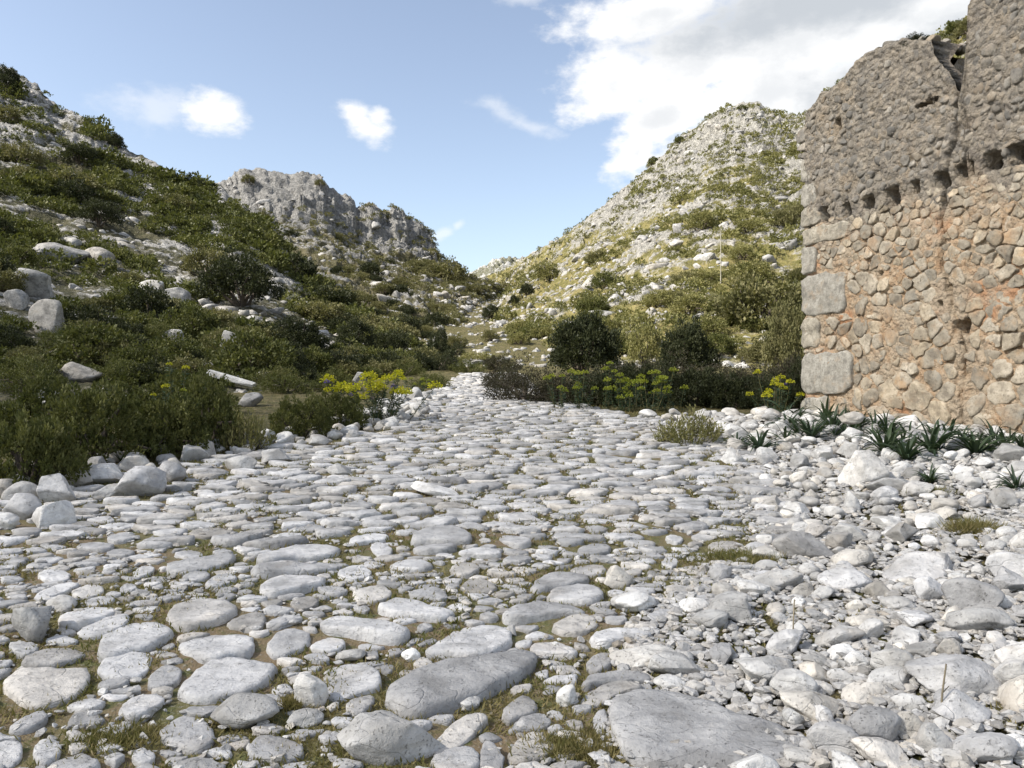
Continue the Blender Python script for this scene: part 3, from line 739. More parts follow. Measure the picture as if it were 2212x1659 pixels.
# ================================================================== paving stones and loose stones
def cropA(p): return (p[0] / 3.2, 1140.6 + p[1] / 3.2)
def cropB(p): return (604.9 + p[0] / 3.2, 1140.6 + p[1] / 3.2)
def cropC(p): return (1209.7 + p[0] / 3.2, 1140.6 + p[1] / 3.2)
def cropD(p): return (1641.8 + p[0] / 3.2, 1140.6 + p[1] / 3.2)
slabsA = [
 [(1140,590),(1250,500),(1400,490),(1560,500),(1640,560),(1560,630),(1440,680),(1280,700),(1190,650)],
 [(680,900),(720,730),(780,670),(920,640),(1060,640),(1190,710),(1160,760),(1040,840),(880,870),(740,920)],
 [(1220,820),(1330,770),(1550,740),(1700,720),(1760,760),(1740,880),(1600,890),(1460,920),(1350,880)],
 [(20,1110),(120,1000),(300,980),(440,1000),(590,980),(600,1040),(540,1140),(420,1190),(260,1230),(120,1180)],
 [(1240,1150),(1270,1080),(1420,940),(1560,920),(1720,940),(1920,940),(1860,1030),(1720,1130),(1560,1160),(1400,1190)],
 [(1090,1450),(1180,1350),(1300,1300),(1420,1340),(1480,1430),(1440,1500),(1320,1550),(1200,1510)],
 [(820,1290),(860,1210),(940,1150),(1060,1150),(1140,1200),(1060,1270),(980,1330),(880,1330)],
 [(140,960),(200,870),(350,830),(520,820),(590,860),(540,910),(400,950),(240,980)],
 [(400,650),(480,580),(640,540),(780,540),(820,580),(700,640),(560,690),(440,690)],
 [(520,750),(640,660),(780,610),(900,600),(880,660),(780,720),(660,760)],
 [(670,990),(760,900),(900,860),(1040,880),(1030,970),(940,1040),(820,1050),(700,1030)],
 [(1000,1090),(1100,980),(1180,950),(1270,1000),(1220,1070),(1100,1110)],
 [(1830,850),(1900,740),(2000,680),(2130,720),(2150,780),(2060,850),(1920,900)],
 [(1780,430),(1850,340),(1980,310),(2200,340),(2260,380),(2130,420),(2000,450),(1860,470)],
 [(1760,230),(1880,160),(2060,120),(2300,110),(2370,160),(2200,200),(2000,220),(1860,240)],
 [(1730,300),(1860,250),(2050,250),(2350,220),(2420,240),(2200,300),(2000,310),(1800,330)],
 [(1130,300),(1230,250),(1500,200),(1640,190),(1600,240),(1430,280),(1260,310)],
 [(1830,680),(1900,620),(2000,600),(2100,630),(2020,660),(1920,690)],
 [(1560,680),(1640,620),(1760,580),(1840,600),(1820,680),(1740,710)],
 [(1690,1560),(1780,1460),(1900,1450),(2040,1480),(2110,1550),(2000,1610),(1840,1620)],
 [(320,1650),(420,1600),(560,1560),(640,1600),(700,1660),(560,1720),(380,1720)],
 [(-60,1500),(80,1490),(160,1520),(140,1600),(60,1660),(-60,1650)],
 [(220,1560),(280,1480),(380,1470),(440,1520),(380,1610),(280,1650)],
 [(40,1390),(160,1320),(280,1260),(340,1330),(260,1380),(120,1410)],
 [(910,1560),(980,1530),(1060,1560),(1070,1620),(980,1650),(920,1620)],
 [(50,820),(120,800),(260,810),(260,860),(140,900)],
 [(1160,1660),(1300,1610),(1450,1610),(1580,1660),(1400,1700)],
 [(810,440),(890,380),(960,420),(900,450)], [(900,320),(980,270),(1070,280),(1060,320),(960,340)],
 [(1250,350),(1320,310),(1450,310),(1440,360),(1300,370)], [(1400,410),(1480,340),(1600,320),(1640,360),(1540,400)],
 [(560,520),(660,480),(800,480),(760,520),(640,540)], [(220,470),(360,410),(480,390),(560,400),(460,440),(320,490)],
 [(500,380),(640,340),(780,330),(840,360),(680,380)], [(480,470),(580,410),(700,400),(720,450),(600,490)],
 [(250,330),(330,300),(480,310),(480,360),(320,370)], [(730,90),(800,40),(900,30),(950,70),(830,100)],
 [(530,140),(570,90),(700,90),(800,120),(740,160),(620,150)], [(0,190),(10,150),(140,130),(170,160),(60,190)],
 [(1200,190),(1260,150),(1380,160),(1420,190),(1300,210)], [(720,180),(800,140),(900,150),(940,190),(820,210)]]
slabsB = [
 [(910,110),(940,40),(1060,0),(1220,0),(1320,40),(1320,90),(1200,100),(1000,100)], [(920,160),(960,118),(1160,108),(1240,135),(1140,165),(980,175)],
 [(390,320),(480,280),(580,270),(640,320),(560,360),(440,360)],
 [(280,670),(360,600),(500,590),(660,620),(800,660),(890,710),(850,770),(700,780),(540,730),(360,710)],
 [(660,560),(760,500),(880,480),(980,510),(1060,560),(1190,580),(1150,630),(960,620),(800,610)],
 [(870,470),(980,430),(1090,420),(1160,460),(1140,500),(1000,490)], [(750,270),(830,220),(960,210),(1070,260),(980,300),(840,290)],
 [(1000,880),(1100,780),(1240,690),(1440,650),(1590,680),(1590,800),(1480,880),(1300,890),(1150,870)],
 [(740,1160),(820,1080),(960,980),(1200,920),(1500,880),(1680,860),(1750,900),(1690,1000),(1500,1100),(1340,1180),(1160,1240),(920,1280),(820,1220)],
 [(330,1100),(300,990),(400,950),(560,960),(700,1020),(690,1110),(560,1140),(430,1190),(350,1170)],
 [(1060,1540),(1100,1440),(1240,1350),(1380,1300),(1440,1340),(1380,1400),(1280,1470),(1140,1530)],
 [(1030,1640),(1100,1560),(1260,1520),(1360,1560),(1380,1680),(1150,1720)], [(1390,1540),(1440,1490),(1520,1560),(1560,1660),(1460,1720),(1390,1680)],
 [(1570,1600),(1620,1500),(1740,1400),(1860,1450),(1920,1540),(1800,1600),(1660,1620)],
 [(1530,1290),(1600,1200),(1700,1150),(1780,1230),(1760,1290),(1640,1330),(1570,1360)], [(1560,1420),(1660,1330),(1820,1290),(1880,1350),(1820,1390),(1680,1400)],
 [(1720,840),(1790,780),(1900,770),(2000,820),(2060,890),(1900,900),(1780,890)], [(1530,630),(1640,550),(1840,520),(2000,540),(2120,590),(1960,590),(1800,610),(1640,650)],
 [(1870,700),(1960,640),(2060,600),(2170,620),(2200,680),(2080,740),(1940,730)], [(1730,440),(1780,350),(1900,290),(2040,320),(2150,360),(2040,395),(1900,420)],
 [(1840,500),(1880,430),(2020,400),(2200,420),(2260,490),(2120,520),(1960,510)], [(910,940),(980,890),(1050,930),(1050,980),(960,980)],
 [(190,830),(280,770),(360,750),(460,790),(430,850),(320,870)], [(490,460),(600,420),(720,410),(780,460),(700,510),(560,520)],
 [(250,440),(330,410),(430,410),(480,440),(380,480)], [(60,550),(120,500),(220,480),(280,520),(180,570)], [(1220,180),(1320,140),(1480,150),(1540,190),(1420,200)],
 [(1170,290),(1220,240),(1330,250),(1390,290),(1320,330),(1220,340)], [(1240,420),(1300,370),(1420,370),(1510,410),(1440,450),(1320,450)],
 [(1370,620),(1430,580),(1500,600),(1510,640),(1430,650)], [(620,130),(680,110),(780,150),(760,190),(660,190)], [(450,1220),(540,1180),(650,1170),(640,1230),(560,1290),(480,1290)],
 [(470,90),(560,50),(720,40),(760,80),(620,100),(500,110)], [(1500,70),(1560,40),(1720,90),(1740,130),(1620,140)], [(1530,230),(1600,190),(1740,200),(1720,240),(1600,250)],
 [(940,700),(980,660),(1070,690),(1000,720)], [(660,400),(700,370),(820,360),(860,400),(740,410)]]
slabsC = [
 [(355,1400),(345,1300),(355,1190),(560,1150),(800,1140),(1000,1200),(1200,1290),(1480,1340),(1700,1420),(1740,1470),(1640,1580),(1400,1640),(1100,1620),(820,1600),(600,1610),(440,1530)],
 [(940,1060),(980,970),(1140,960),(1220,1050),(1180,1140),(1060,1160)], [(130,1110),(220,1030),(400,990),(560,990),(660,1060),(500,1075),(330,1075)],
 [(130,1210),(200,1130),(360,1085),(500,1090),(600,1140),(400,1160),(280,1230)], [(200,790),(280,700),(480,690),(660,710),(600,760),(440,780),(300,820)],
 [(420,830),(500,775),(600,770),(660,810),(560,850)], [(580,640),(680,580),(800,560),(830,620),(760,660),(660,660)], [(180,960),(240,870),(350,860),(390,900),(320,980),(220,1010)],
 [(800,860),(900,820),(1060,830),(1080,860),(960,890)], [(220,1350),(260,1280),(320,1270),(330,1380),(260,1420)],
 [(1020,130),(1080,80),(1220,90),(1240,150),(1120,170)], [(720,80),(780,40),(860,70),(820,120)], [(690,260),(740,200),(820,220),(800,280)], [(970,1650),(1020,1600),(1120,1570),(1200,1620),(1220,1700),(1050,1720)],
 [(100,160),(200,110),(360,130),(330,180),(180,190)], [(60,300),(120,260),(280,250),(330,310),(200,340)]]
traced = [[cropA(p) for p in s] for s in slabsA] + [[cropB(p) for p in s] for s in slabsB] + [[cropC(p) for p in s] for s in slabsC]
def at_plane(u, v, lift):
    """picture point -> point on the track, lifted a little (few steps of a fixed-point search)"""
    dx, dz = (u - CX) / FPX, (HZ - v) / FPX; D = 1.5 / max(0.02, -dz + 0.045)
    for _ in range(8):
        z = Gs(dx * D, D) + lift
        D = max(1.5, min(60, (z - CAMZ) / dz if dz < -1e-4 else D))
    return np.array([dx * D, D])
occ = []       # outlines already taken on the ground
paving = []    # (projected size, make())
for i, poly in enumerate(traced):
    g = np.random.default_rng(1000 + i)
    wpx = max(p[0] for p in poly) - min(p[0] for p in poly)
    c0 = np.mean(poly, 0); Dm = at_plane(c0[0], c0[1], 0.03)[1]
    h = float(np.clip(0.085 * wpx / FPX * Dm, 0.020, 0.048))
    gp = np.array([at_plane(p[0], p[1], 0.6 * h) for p in poly]); gp = gp.mean(0) + (gp - gp.mean(0)) * 1.05
    V, F4, F3, c = dome(smooth_poly(gp, 1), h, 1000 + i, 36, lump=0.30, ragged=0.06, tilt=(g.normal(0, .05), g.normal(0.02, .05)))
    me = make_mesh('paving_stone', V, [F4, F3], M['slab'])
    link('paving_stone', me, track, loc=(c[0], c[1], Gs(c[0], c[1]) + 0.005))
    occ.append((gp.mean(0), np.max(np.hypot(*(gp - gp.mean(0)).T)), gp))
n_traced = len(traced)
def near_poly(c, r, shrink=0.9):
    for (m, rad, gp) in occ:
        if (c[0] - m[0]) ** 2 + (c[1] - m[1]) ** 2 < (rad + r) ** 2:
            a = gp; b = np.roll(gp, -1, 0); ab = b - a; t = np.clip(((c - a) * ab).sum(1) / ((ab ** 2).sum(1) + 1e-9), 0, 1)
            if np.min(np.hypot(*(a + ab * t[:, None] - c).T)) < r * shrink: return True
            s = ((a[:, 1] > c[1]) != (b[:, 1] > c[1])) & (c[0] < (b[:, 0] - a[:, 0]) * (c[1] - a[:, 1]) / (b[:, 1] - a[:, 1] + 1e-12) + a[:, 0])
            if s.sum() % 2: return True
    return False

# ---- hand placed loose stones: box in the picture (u, v of the centre, width, height), how blocky, label
loose_px = []
def L(fn, cx, cy, wd, hd, name, label, mat='loose', kind='round', ratio=0.8):
    u, v = fn((cx, cy)); k = 1.0 if fn is ident else 1 / 3.2
    loose_px.append((u, v, wd * k, hd * k, name, label, mat, kind, ratio))
def ident(p): return p
L(cropA, 1700, 1280, 500, 240, 'loose_stone', 'broad flat white stone lying loose below the pitted slab at front left', kind='flat')
L(cropB, 225, 1115, 220, 290, 'loose_stone', 'upright grey stone leaning against a pitted slab in the front middle')
L(cropA, 245, 655, 290, 290, 'loose_stone', 'tan blocky stone standing upright near the left edge of the track', kind='block')
L(cropA, 440, 525, 200, 110, 'loose_stone', 'pale wedge of stone behind the upright tan block at left')
L(cropB, 780, 1450, 730, 360, 'boulder', 'big white angular boulder at the front, left of the paired stones', kind='block', ratio=0.7)
L(cropB, 490, 890, 200, 95, 'loose_stone', 'smooth egg-shaped stone lying just behind the pitted slab')
L(cropB, 905, 885, 130, 95, 'loose_stone', 'small white splinter beside the grey cobble left of the longest slab')
L(cropB, 1295, 1220, 190, 85, 'loose_stone', 'small white rounded stone at the front lip of the longest slab')
L(cropB, 1980, 1170, 150, 140, 'loose_stone', 'small white pointed stone standing left of the huge cracked slab')
L(cropB, 1600, 715, 80, 80, 'loose_stone', 'small white cube of stone behind the longest slab', kind='block')
L(cropB, 180, 1340, 240, 90, 'loose_stone', 'thin pale chip lying below the upright leaning stone')
L(cropC, 570, 905, 460, 160, 'loose_stone', 'long white stone lying flat behind the huge cracked slab', kind='flat')
L(cropC, 790, 960, 350, 190, 'loose_stone', 'white stone with an orange brown patch behind the huge cracked slab', kind='block')
L(cropC, 755, 1090, 220, 90, 'loose_stone', 'small grey white stone below the one with the orange patch')
L(cropC, 1220, 570, 360, 220, 'loose_stone', 'large grey white stone leaning in the cluster of three right of the track middle', kind='block')
L(cropC, 1035, 640, 240, 140, 'loose_stone', 'middle white stone of the cluster of three on the track')
L(cropC, 930, 545, 220, 120, 'loose_stone', 'white stone with brown stain, left in the cluster of three')
L(cropC, 920, 740, 130, 75, 'loose_stone', 'little pale stone just below the cluster of three')
L(cropC, 1440, 1010, 400, 170, 'loose_stone', 'long white tapering stone at the left edge of the front rubble')
L(cropC, 400, 340, 240, 180, 'loose_stone', 'ribbed grey stone with dark grooves in the track middle', kind='block')
L(cropC, 510, 520, 300, 150, 'loose_stone', 'knobbly pale stone below the ribbed one')
L(cropC, 1430, 180, 230, 120, 'loose_stone', 'cream rounded boulder beside the patch of dry grass')
L(cropC, 1340, 430, 260, 120, 'loose_stone', 'pale rounded stone right above the leaning grey white stone')
L(cropC, 1480, 370, 380, 150, 'loose_stone', 'long pitted pale stone above the stone cluster', kind='flat')
L(cropD, 1440, 470, 360, 270, 'boulder', 'square-faced pale boulder right of the dark gap in the rubble', mat='slab', kind='block')
L(cropD, 1165, 420, 250, 190, 'boulder', 'bluish smooth boulder left of the dark gap in the rubble', mat='slab', kind='block')
L(cropD, 1490, 660, 420, 190, 'loose_stone', 'tilted long white stone below the square-faced boulder')
L(cropD, 1080, 300, 560, 170, 'boulder', 'wide flat bedrock hump in the rubble, above the bluish boulder', mat='slab', kind='flat')
L(cropD, 1340, 1070, 640, 260, 'boulder', 'large smooth oval grey boulder near the right edge', mat='slab', ratio=0.75)
L(cropD, 880, 1060, 320, 170, 'loose_stone', 'white lumpy stone left of the large oval boulder')
L(cropD, 700, 1150, 330, 160, 'loose_stone', 'white speckled oval stone in the front rubble')
L(cropD, 230, 1090, 300, 230, 'loose_stone', 'round yellowish stone below the long tapering one')
L(cropD, 350, 1265, 430, 190, 'loose_stone', 'cream stone with reddish streaks in the front rubble')
L(cropD, 480, 1470, 320, 270, 'boulder', 'block-shaped grey stone at the right end of the huge cracked slab', mat='slab', kind='block')
L(cropD, 780, 1400, 430, 300, 'boulder', 'long grey stone slanting down to the right in the front rubble', mat='slab', kind='flat')
L(cropD, 830, 1600, 400, 200, 'boulder', 'rounded grey stone cut by the bottom edge, below the slanting one', mat='slab')
L(cropD, 290, 1610, 270, 150, 'loose_stone', 'white lumpy stone cut by the bottom edge under the cracked slab')
L(cropD, 1370, 1250, 470, 270, 'boulder', 'large pitted grey boulder with a mossy underside', mat='slab', kind='block')
L(cropD, 1020, 1210, 220, 120, 'loose_stone', 'small flat grey stone left of the mossy boulder', kind='flat')
L(cropD, 1740, 1030, 250, 290, 'boulder', 'angular boulder with a cream top at the right edge', kind='block')
L(cropD, 1520, 1550, 430, 240, 'boulder', 'smooth bluish boulder in the bottom right corner', mat='slab')
L(cropD, 1760, 1520, 180, 160, 'loose_stone', 'white stone at the right edge beside the smooth bluish boulder')
L(cropD, 1310, 1600, 220, 120, 'loose_stone', 'white angular stone in front of the smooth bluish boulder', kind='block')
L(cropD, 1200, 1470, 240, 230, 'loose_stone', 'pale faceted stone left of the smooth bluish boulder', kind='block')
L(cropD, 1010, 1370, 190, 200, 'loose_stone', 'mottled grey stone behind the pale faceted one')
L(cropD, 520, 760, 320, 180, 'boulder', 'stone block with a dark brown broken end in the rubble', kind='block')
L(cropD, 540, 870, 200, 110, 'loose_stone', 'pale oval stone below the brown-ended block')
L(cropD, 740, 660, 280, 130, 'loose_stone', 'flat grey stone right behind the brown-ended block', kind='flat')
L(cropD, 950, 530, 220, 130, 'loose_stone', 'smooth whale-backed stone in the middle of the rubble')
L(cropD, 1010, 780, 280, 120, 'loose_stone', 'bluish wedge-shaped stone amid the rubble gravel', kind='block')
L(cropD, 1110, 860, 230, 120, 'loose_stone', 'warm grey stone right behind the large oval boulder')
L(cropD, 560, 1030, 190, 120, 'loose_stone', 'grey stone propped above the white speckled one')
L(cropD, 860, 1340, 150, 110, 'loose_stone', 'small bright white stone right of the slanting one')
L(cropD, 1680, 510, 130, 110, 'loose_stone', 'round cream stone in the hollow by the square-faced boulder')
L(cropD, 1670, 640, 240, 100, 'loose_stone', 'narrow grey stone at the right edge below the hollow', kind='flat')
L(cropD, 660, 930, 150, 150, 'loose_stone', 'yellow tinted stone above the white lumpy one')
L(cropD, 380, 930, 190, 110, 'loose_stone', 'dark-sided stone right of the long tapering one', kind='block')
L(cropD, 1300, 840, 150, 160, 'loose_stone', 'cream rough stone behind the large oval boulder', kind='block')
L(cropD, 580, 370, 340, 160, 'boulder', 'low pale boulder among small gravel, left of the bluish boulder', mat='slab')
L(cropD, 640, 220, 280, 150, 'boulder', 'rounded buff boulder on the upper left of the bedrock hump')
L(cropD, 1700, 270, 260, 220, 'boulder', 'pale boulder at the right edge above the hollow', mat='slab', kind='block')
L(cropD, 300, 130, 420, 190, 'boulder', 'pitted knobbly boulder right of the dry grass patch', mat='slab', kind='block')
L(ident, 1857, 1012, 96, 82, 'boulder', 'white block-shaped boulder among the strap-leaved plants', kind='block', ratio=0.9)
L(ident, 1838, 972, 50, 26, 'loose_stone', 'white flat stone perched on the block-shaped boulder')
L(ident, 1582, 984, 52, 40, 'boulder', 'white angular rock at the right edge of the track by the low bush', kind='block')
L(ident, 2190, 980, 74, 46, 'boulder', 'grey rock at the right edge, at the foot of the wall', kind='block')
L(ident, 1925, 1054, 95, 46, 'boulder', 'long pale rock right below the block-shaped boulder', kind='block')
L(ident, 1985, 976, 36, 30, 'loose_stone', 'small grey pyramid of rock between two strap-leaved plants', kind='block')
L(ident, 112, 1110, 92, 62, 'boulder', 'bright angular boulder at the left edge of the track', kind='block', ratio=0.9)
L(ident, 55, 1095, 80, 62, 'boulder', 'grey boulder left of the bright angular one', mat='slab', kind='block')
L(ident, 302, 1040, 120, 76, 'boulder', 'round grey boulder at the left kerb below the green bushes', mat='slab', kind='block', ratio=0.9)
L(ident, 128, 1056, 84, 68, 'boulder', 'dull grey boulder behind the bright angular one', mat='slab', kind='block')
L(ident, 228, 1024, 92, 50, 'boulder', 'light-topped boulder left of the round grey kerb boulder', kind='block')
L(ident, 172, 1030, 70, 52, 'loose_stone', 'bluish rock between two left kerb boulders', kind='block')
L(ident, 232, 1062, 56, 34, 'loose_stone', 'pale knobbly rock in front of the light-topped boulder')
L(ident, 370, 1020, 60, 52, 'boulder', 'lumpy rock at the right of the round grey kerb boulder', mat='slab')
L(ident, 15, 1125, 56, 40, 'loose_stone', 'pale rock cut by the left edge of the picture')
L(ident, 762, 940, 28, 26, 'loose_stone', 'round white rock on the left kerb below the rightmost bush')
L(ident, 690, 952, 44, 26, 'loose_stone', 'greenish grey rock on the left kerb', kind='block')
L(ident, 895, 852, 38, 36, 'standing_stone', 'leaning cream stone with a reddish side where the track narrows', kind='block', ratio=0.6)
L(ident, 520, 1000, 70, 34, 'loose_stone', 'broad low rock on the left kerb beside the small light bush', kind='flat')
L(ident, 600, 985, 64, 34, 'loose_stone', 'rough grey rock on the left kerb under two bushes', kind='block')
L(ident, 735, 1015, 60, 26, 'loose_stone', 'pale block on the left part of the track where it bends', kind='block')
L(ident, 940, 1066, 110, 15, 'loose_stone', 'bright white flat stone in the middle of the track', kind='flat')
protos = {'round': [rock_shape(40 + i, 3, 9, 0.16, 0.58, 0.92) for i in range(7)],
          'block': [rock_shape(60 + i, 3, 14, 0.12, 0.42, 0.76) for i in range(9)],
          'flat': [rock_shape(80 + i, 3, 8, 0.10, 0.55, 0.9) for i in range(6)]}
proto_me = {(k, i, m): make_mesh('rock', V, F, M[m]) for k, l in protos.items() for i, (V, F) in enumerate(l) for m in ('loose', 'slab', 'boulder', 'gravel')}
landmarks = []
for i, (u, v, wd, hd, name, label, mat, kind, ratio) in enumerate(loose_px):
    g = np.random.default_rng(4000 + i)
    base = at_plane(u, v + hd / 2, 0.0); D = base[1]
    wm = wd / FPX * D; phi = math.atan((v + hd / 2 - HZ) / FPX)
    dep = wm * ratio * (0.9 if kind != 'flat' else 0.75)
    hm = (hd / FPX * D - 0.55 * dep * math.sin(phi)) / math.cos(phi)
    hm = float(np.clip(hm, 0.20 * wm if kind == 'flat' else 0.40 * wm, 1.05 * wm))
    x = (u - CX) / FPX * (D + dep * 0.5); y = D + dep * 0.42
    z = Gs(x, y) + hm * 0.5 - 0.12 * hm
    if 'perched' in label: z += 0.40
    o = link(name, proto_me[(kind, i % len(protos[kind]), mat)], loc=(x, y, z), rot=(g.normal(0, .10), g.normal(0, .12), g.uniform(-.5, .5) + (math.pi if g.random() < .5 else 0)), scale=(wm * 0.53, dep * 0.55, hm * 0.58), label=label, category='rock' if name == 'boulder' else 'stone')
    o['group'] = 'loose stones and boulders'
    a = np.linspace(0, 2 * math.pi, 10, endpoint=False)
    occ.append((np.array([x, y]), wm * 0.55, np.column_stack([x + wm * .45 * np.cos(a), y + dep * .45 * np.sin(a)])))
    if name in ('loose_stone', 'boulder'): landmarks.append((x, y, label))

# ---- fill the paving: closely fitted stones of mixed size, longer across the track
ASP = 1.7
def track_r(c, g):
    if not (rail(c[1], XL) + (0.45 if 6 < c[1] < 20 else 0.05) < c[0] < rail(c[1], XR) + 0.12): return None
    if abs(c[0]) > 0.70 * c[1] + 0.5: return None
    r = 0.065 + 0.10 * g.random() ** 1.4
    if c[1] > 9: r = max(r, 0.085)
    if c[1] > 16: r = max(r, 0.10)
    return r
n_hand = len(occ)
_near = {}
def P2near(c):
    if not _near:
        for q, s in zip(P2, R2): _near.setdefault((int(q[0] // .4), int(q[1] // .4)), []).append((q, s))
    k = (int(c[0] // .4), int(c[1] // .4))
    return [p for i in (-1, 0, 1) for j in (-1, 0, 1) for p in _near.get((k[0] + i, k[1] + j), ())]
P1, R1 = poisson(3500, (-6, 1.9), (3.3, 31), lambda c, g: (lambda r: None if r is None else 0.15 + 0.11 * g.random())(track_r(c, g)), 51, ASP, near_poly)
for c, r in zip(P1, R1):
    a = np.linspace(0, 2 * math.pi, 8, endpoint=False)
    occ.append((c, r, np.column_stack([c[0] + r * .85 * np.cos(a), c[1] + r / ASP * .85 * np.sin(a)])))
P2, R2 = poisson(12000, (-6, 1.9), (3.3, 31), track_r, 52, ASP, lambda c, r: near_poly(c, r, 0.62))
P4, R4 = poisson(5000, (-4, 1.9), (2.0, 5.5), lambda c, g: None if track_r(c, g) is None or any((c[0] - q[0]) ** 2 + (c[1] - q[1]) ** 2 < (1.15 * s) ** 2 for q, s in P2near(c)) else 0.028 + 0.025 * g.random(), 57, 1.3, lambda c, r: near_poly(c, r, 0.8))
P3, R3 = poisson(12000, (-4.5, 1.9), (2.6, 9), lambda c, g: None if track_r(c, g) is None else 0.010 + 0.022 * g.random() ** 2, 53, ASP, lambda c, r: any((c[0] - m[0]) ** 2 + (c[1] - m[1]) ** 2 < rad ** 2 for (m, rad, _) in occ[:n_hand] if rad > .16))
PP = np.concatenate([P1, P2, P4]); RR = np.concatenate([R1, R2, R4])
fence = []
for (m, rad, gp) in occ[:n_hand]:
    q = resample(gp, max(8, int(2 * math.pi * rad / 0.07)))
    fence.append(q + (m - q) * np.minimum(0.5, 0.05 / (np.hypot(*(q - m).T) + 1e-6))[:, None])
fence = np.concatenate(fence)
cells = voronoi_cells(PP, ASP, 0.010, 54, 0.42, fence)
gi = np.random.default_rng(9); lst = []
for i, cpoly in enumerate(cells):
    cm = cpoly.mean(0); ex = np.ptp(cpoly[:, 0])
    if ex < 0.05 or np.ptp(cpoly[:, 1]) < 0.03: continue
    k = gi.uniform(0.70, 0.92) * min(1.0, 0.52 / ex)
    lst.append((cm, ex * k, cm + (cpoly - cm) * k))
lst.sort(key=lambda q: -q[1] / q[0][1])
n_ind = 300 - n_traced
SP = [(1.0, -0.9), (1.0, 0.05), (0.965, 0.74), (0.80, 0.95), (0.4, 1.0)]
joined = []
for i, (cm, ex, poly) in enumerate(lst):
    h = float(np.clip(0.105 * ex, 0.016, 0.045)) * gi.uniform(.75, 1.3)
    if i < n_ind:
        V, F4, F3, c = dome(smooth_poly(poly, int(gi.random() < .25)), h, 5000 + i, 24, bury=0.05, lump=0.35, ragged=0.13, tilt=(gi.normal(0, .05), gi.normal(.02, .05)))
        link('paving_stone', make_mesh('paving_stone', V, [F4, F3], M['slab']), track, loc=(c[0], c[1], Gs(c[0], c[1]) + gi.uniform(-.006, .010)))
    else: joined.append((poly, h, i))
Vs, A4, A3, T, o_ = [], [], [], [], 0
zz = G(np.array([q[0].mean(0)[0] for q in joined]), np.array([q[0].mean(0)[1] for q in joined]))
for (poly, h, i), z in zip(joined, zz):
    V, F4, F3, c = dome(smooth_poly(poly, int(gi.random() < .25)), h, 5000 + i, 13, prof=SP, bury=0.05, lump=0.2, ragged=0.10, tilt=(gi.normal(0, .05), gi.normal(.02, .05)))
    Vs.append(V + np.array([c[0], c[1], z + gi.uniform(-.006, .010)])); A4.append(F4 + o_); A3.append(F3 + o_); T.append(np.full(len(V), gi.random())); o_ += len(V)
link('small_paving_stones', make_mesh('small_paving_stones', np.concatenate(Vs), [np.concatenate(A4), np.concatenate(A3)], M['slab'], tint=np.concatenate(T)), track, kind='stuff')
tiny = [rock_shape(170 + i, 1, 9, 0.22, 0.35, 0.8) for i in range(10)]
pos = np.column_stack([P3, G(P3[:, 0], P3[:, 1]) + 0.008 + 0.3 * R3]); scl = np.column_stack([R3, R3 * 0.8, R3 * gi.uniform(.3, .6, len(R3))])
V, F, T = merge(tiny, pos, scl, gi.uniform(0, 6.3, len(P3)), gi.normal(0, .3, len(P3)), seed=5)
link('pebbles', make_mesh('pebbles', V, F, M['gravel'], tint=T, smooth=False), kind='stuff', label='small pale pebbles scattered between the paving stones')

# ---- rubble to the right of the paving and along the left kerb
def wall_gap(c): return (c[0] - WS0[0]) * WN[0] + (c[1] - WS0[1]) * WN[1]
def rub_zone(c):
    if abs(c[0]) > 0.72 * c[1] + (2.2 if c[0] > 0 else 0.6): return False
    if c[0] > rail(c[1], XR) + 0.05: return c[1] < 14.6 and not (wall_gap(c) < 0.25)
    return rail(c[1], XL) - 0.6 < c[0] < rail(c[1], XL) + 0.55 and c[1] < 20
def rub_r(c, g):
    if not rub_zone(c): return None
    far = sstep(4, 12, c[1])
    if c[0] > rail(c[1], XR) and c[1] > 10.5 and g.random() < 0.35: return None
    if c[0] < 0: return 0.055 + 0.12 * g.random() ** 1.5
    return 0.032 + (0.065 + 0.045 * far) * g.random() ** 2.0 + 0.02 * far
Q1, S1 = poisson(14000, (-7, 1.8), (9.5, 22), rub_r, 61, 1.15, near_poly)
gq = np.random.default_rng(62); NQ = 90000
qy = 1.7 + 12.6 * gq.random(NQ) ** 1.55; qx = gq.uniform(-0.6, 1, NQ) * (0.74 * qy + 2.0)
okq = (qx > rail(qy, XR) - 0.15 + 0.25 * fbm(np.column_stack([qx, qy, qx * 0]) * 1.3, 3, 66)) & ((qx - WS0[0]) * WN[0] + (qy - WS0[1]) * WN[1] > 0.15) & (qx > -0.5)
okq &= fbm(np.column_stack([qx, qy, qx * 0]) * 0.9, 3, 67) > -0.75
Q2 = np.column_stack([qx, qy])[okq]; S2 = 0.007 + 0.022 * gq.random(len(Q2)) ** 2.2 + 0.0014 * Q2[:, 1]
lift = 0.03 + 0.06 * np.clip(fbm(np.column_stack([Q1, Q1[:, 0] * 0]) * 1.1, 2, 71), -0.3, 1)
rank = np.argsort(-S1 / Q1[:, 1] * (Q1[:, 1] > 2.7))
share = 'pale limestone lump in the loose rubble between the track and the wall'
share_l = 'grey limestone lump in the row of kerb rubble along the left bushes'
used = set()
def place_word(c, lm):
    dx, dy = c[0] - lm[0], c[1] - lm[1]
    if abs(dx) > abs(dy): return 'right of' if dx > 0 else 'left of'
    return 'behind' if dy > 0 else 'in front of'
n_loose = 170
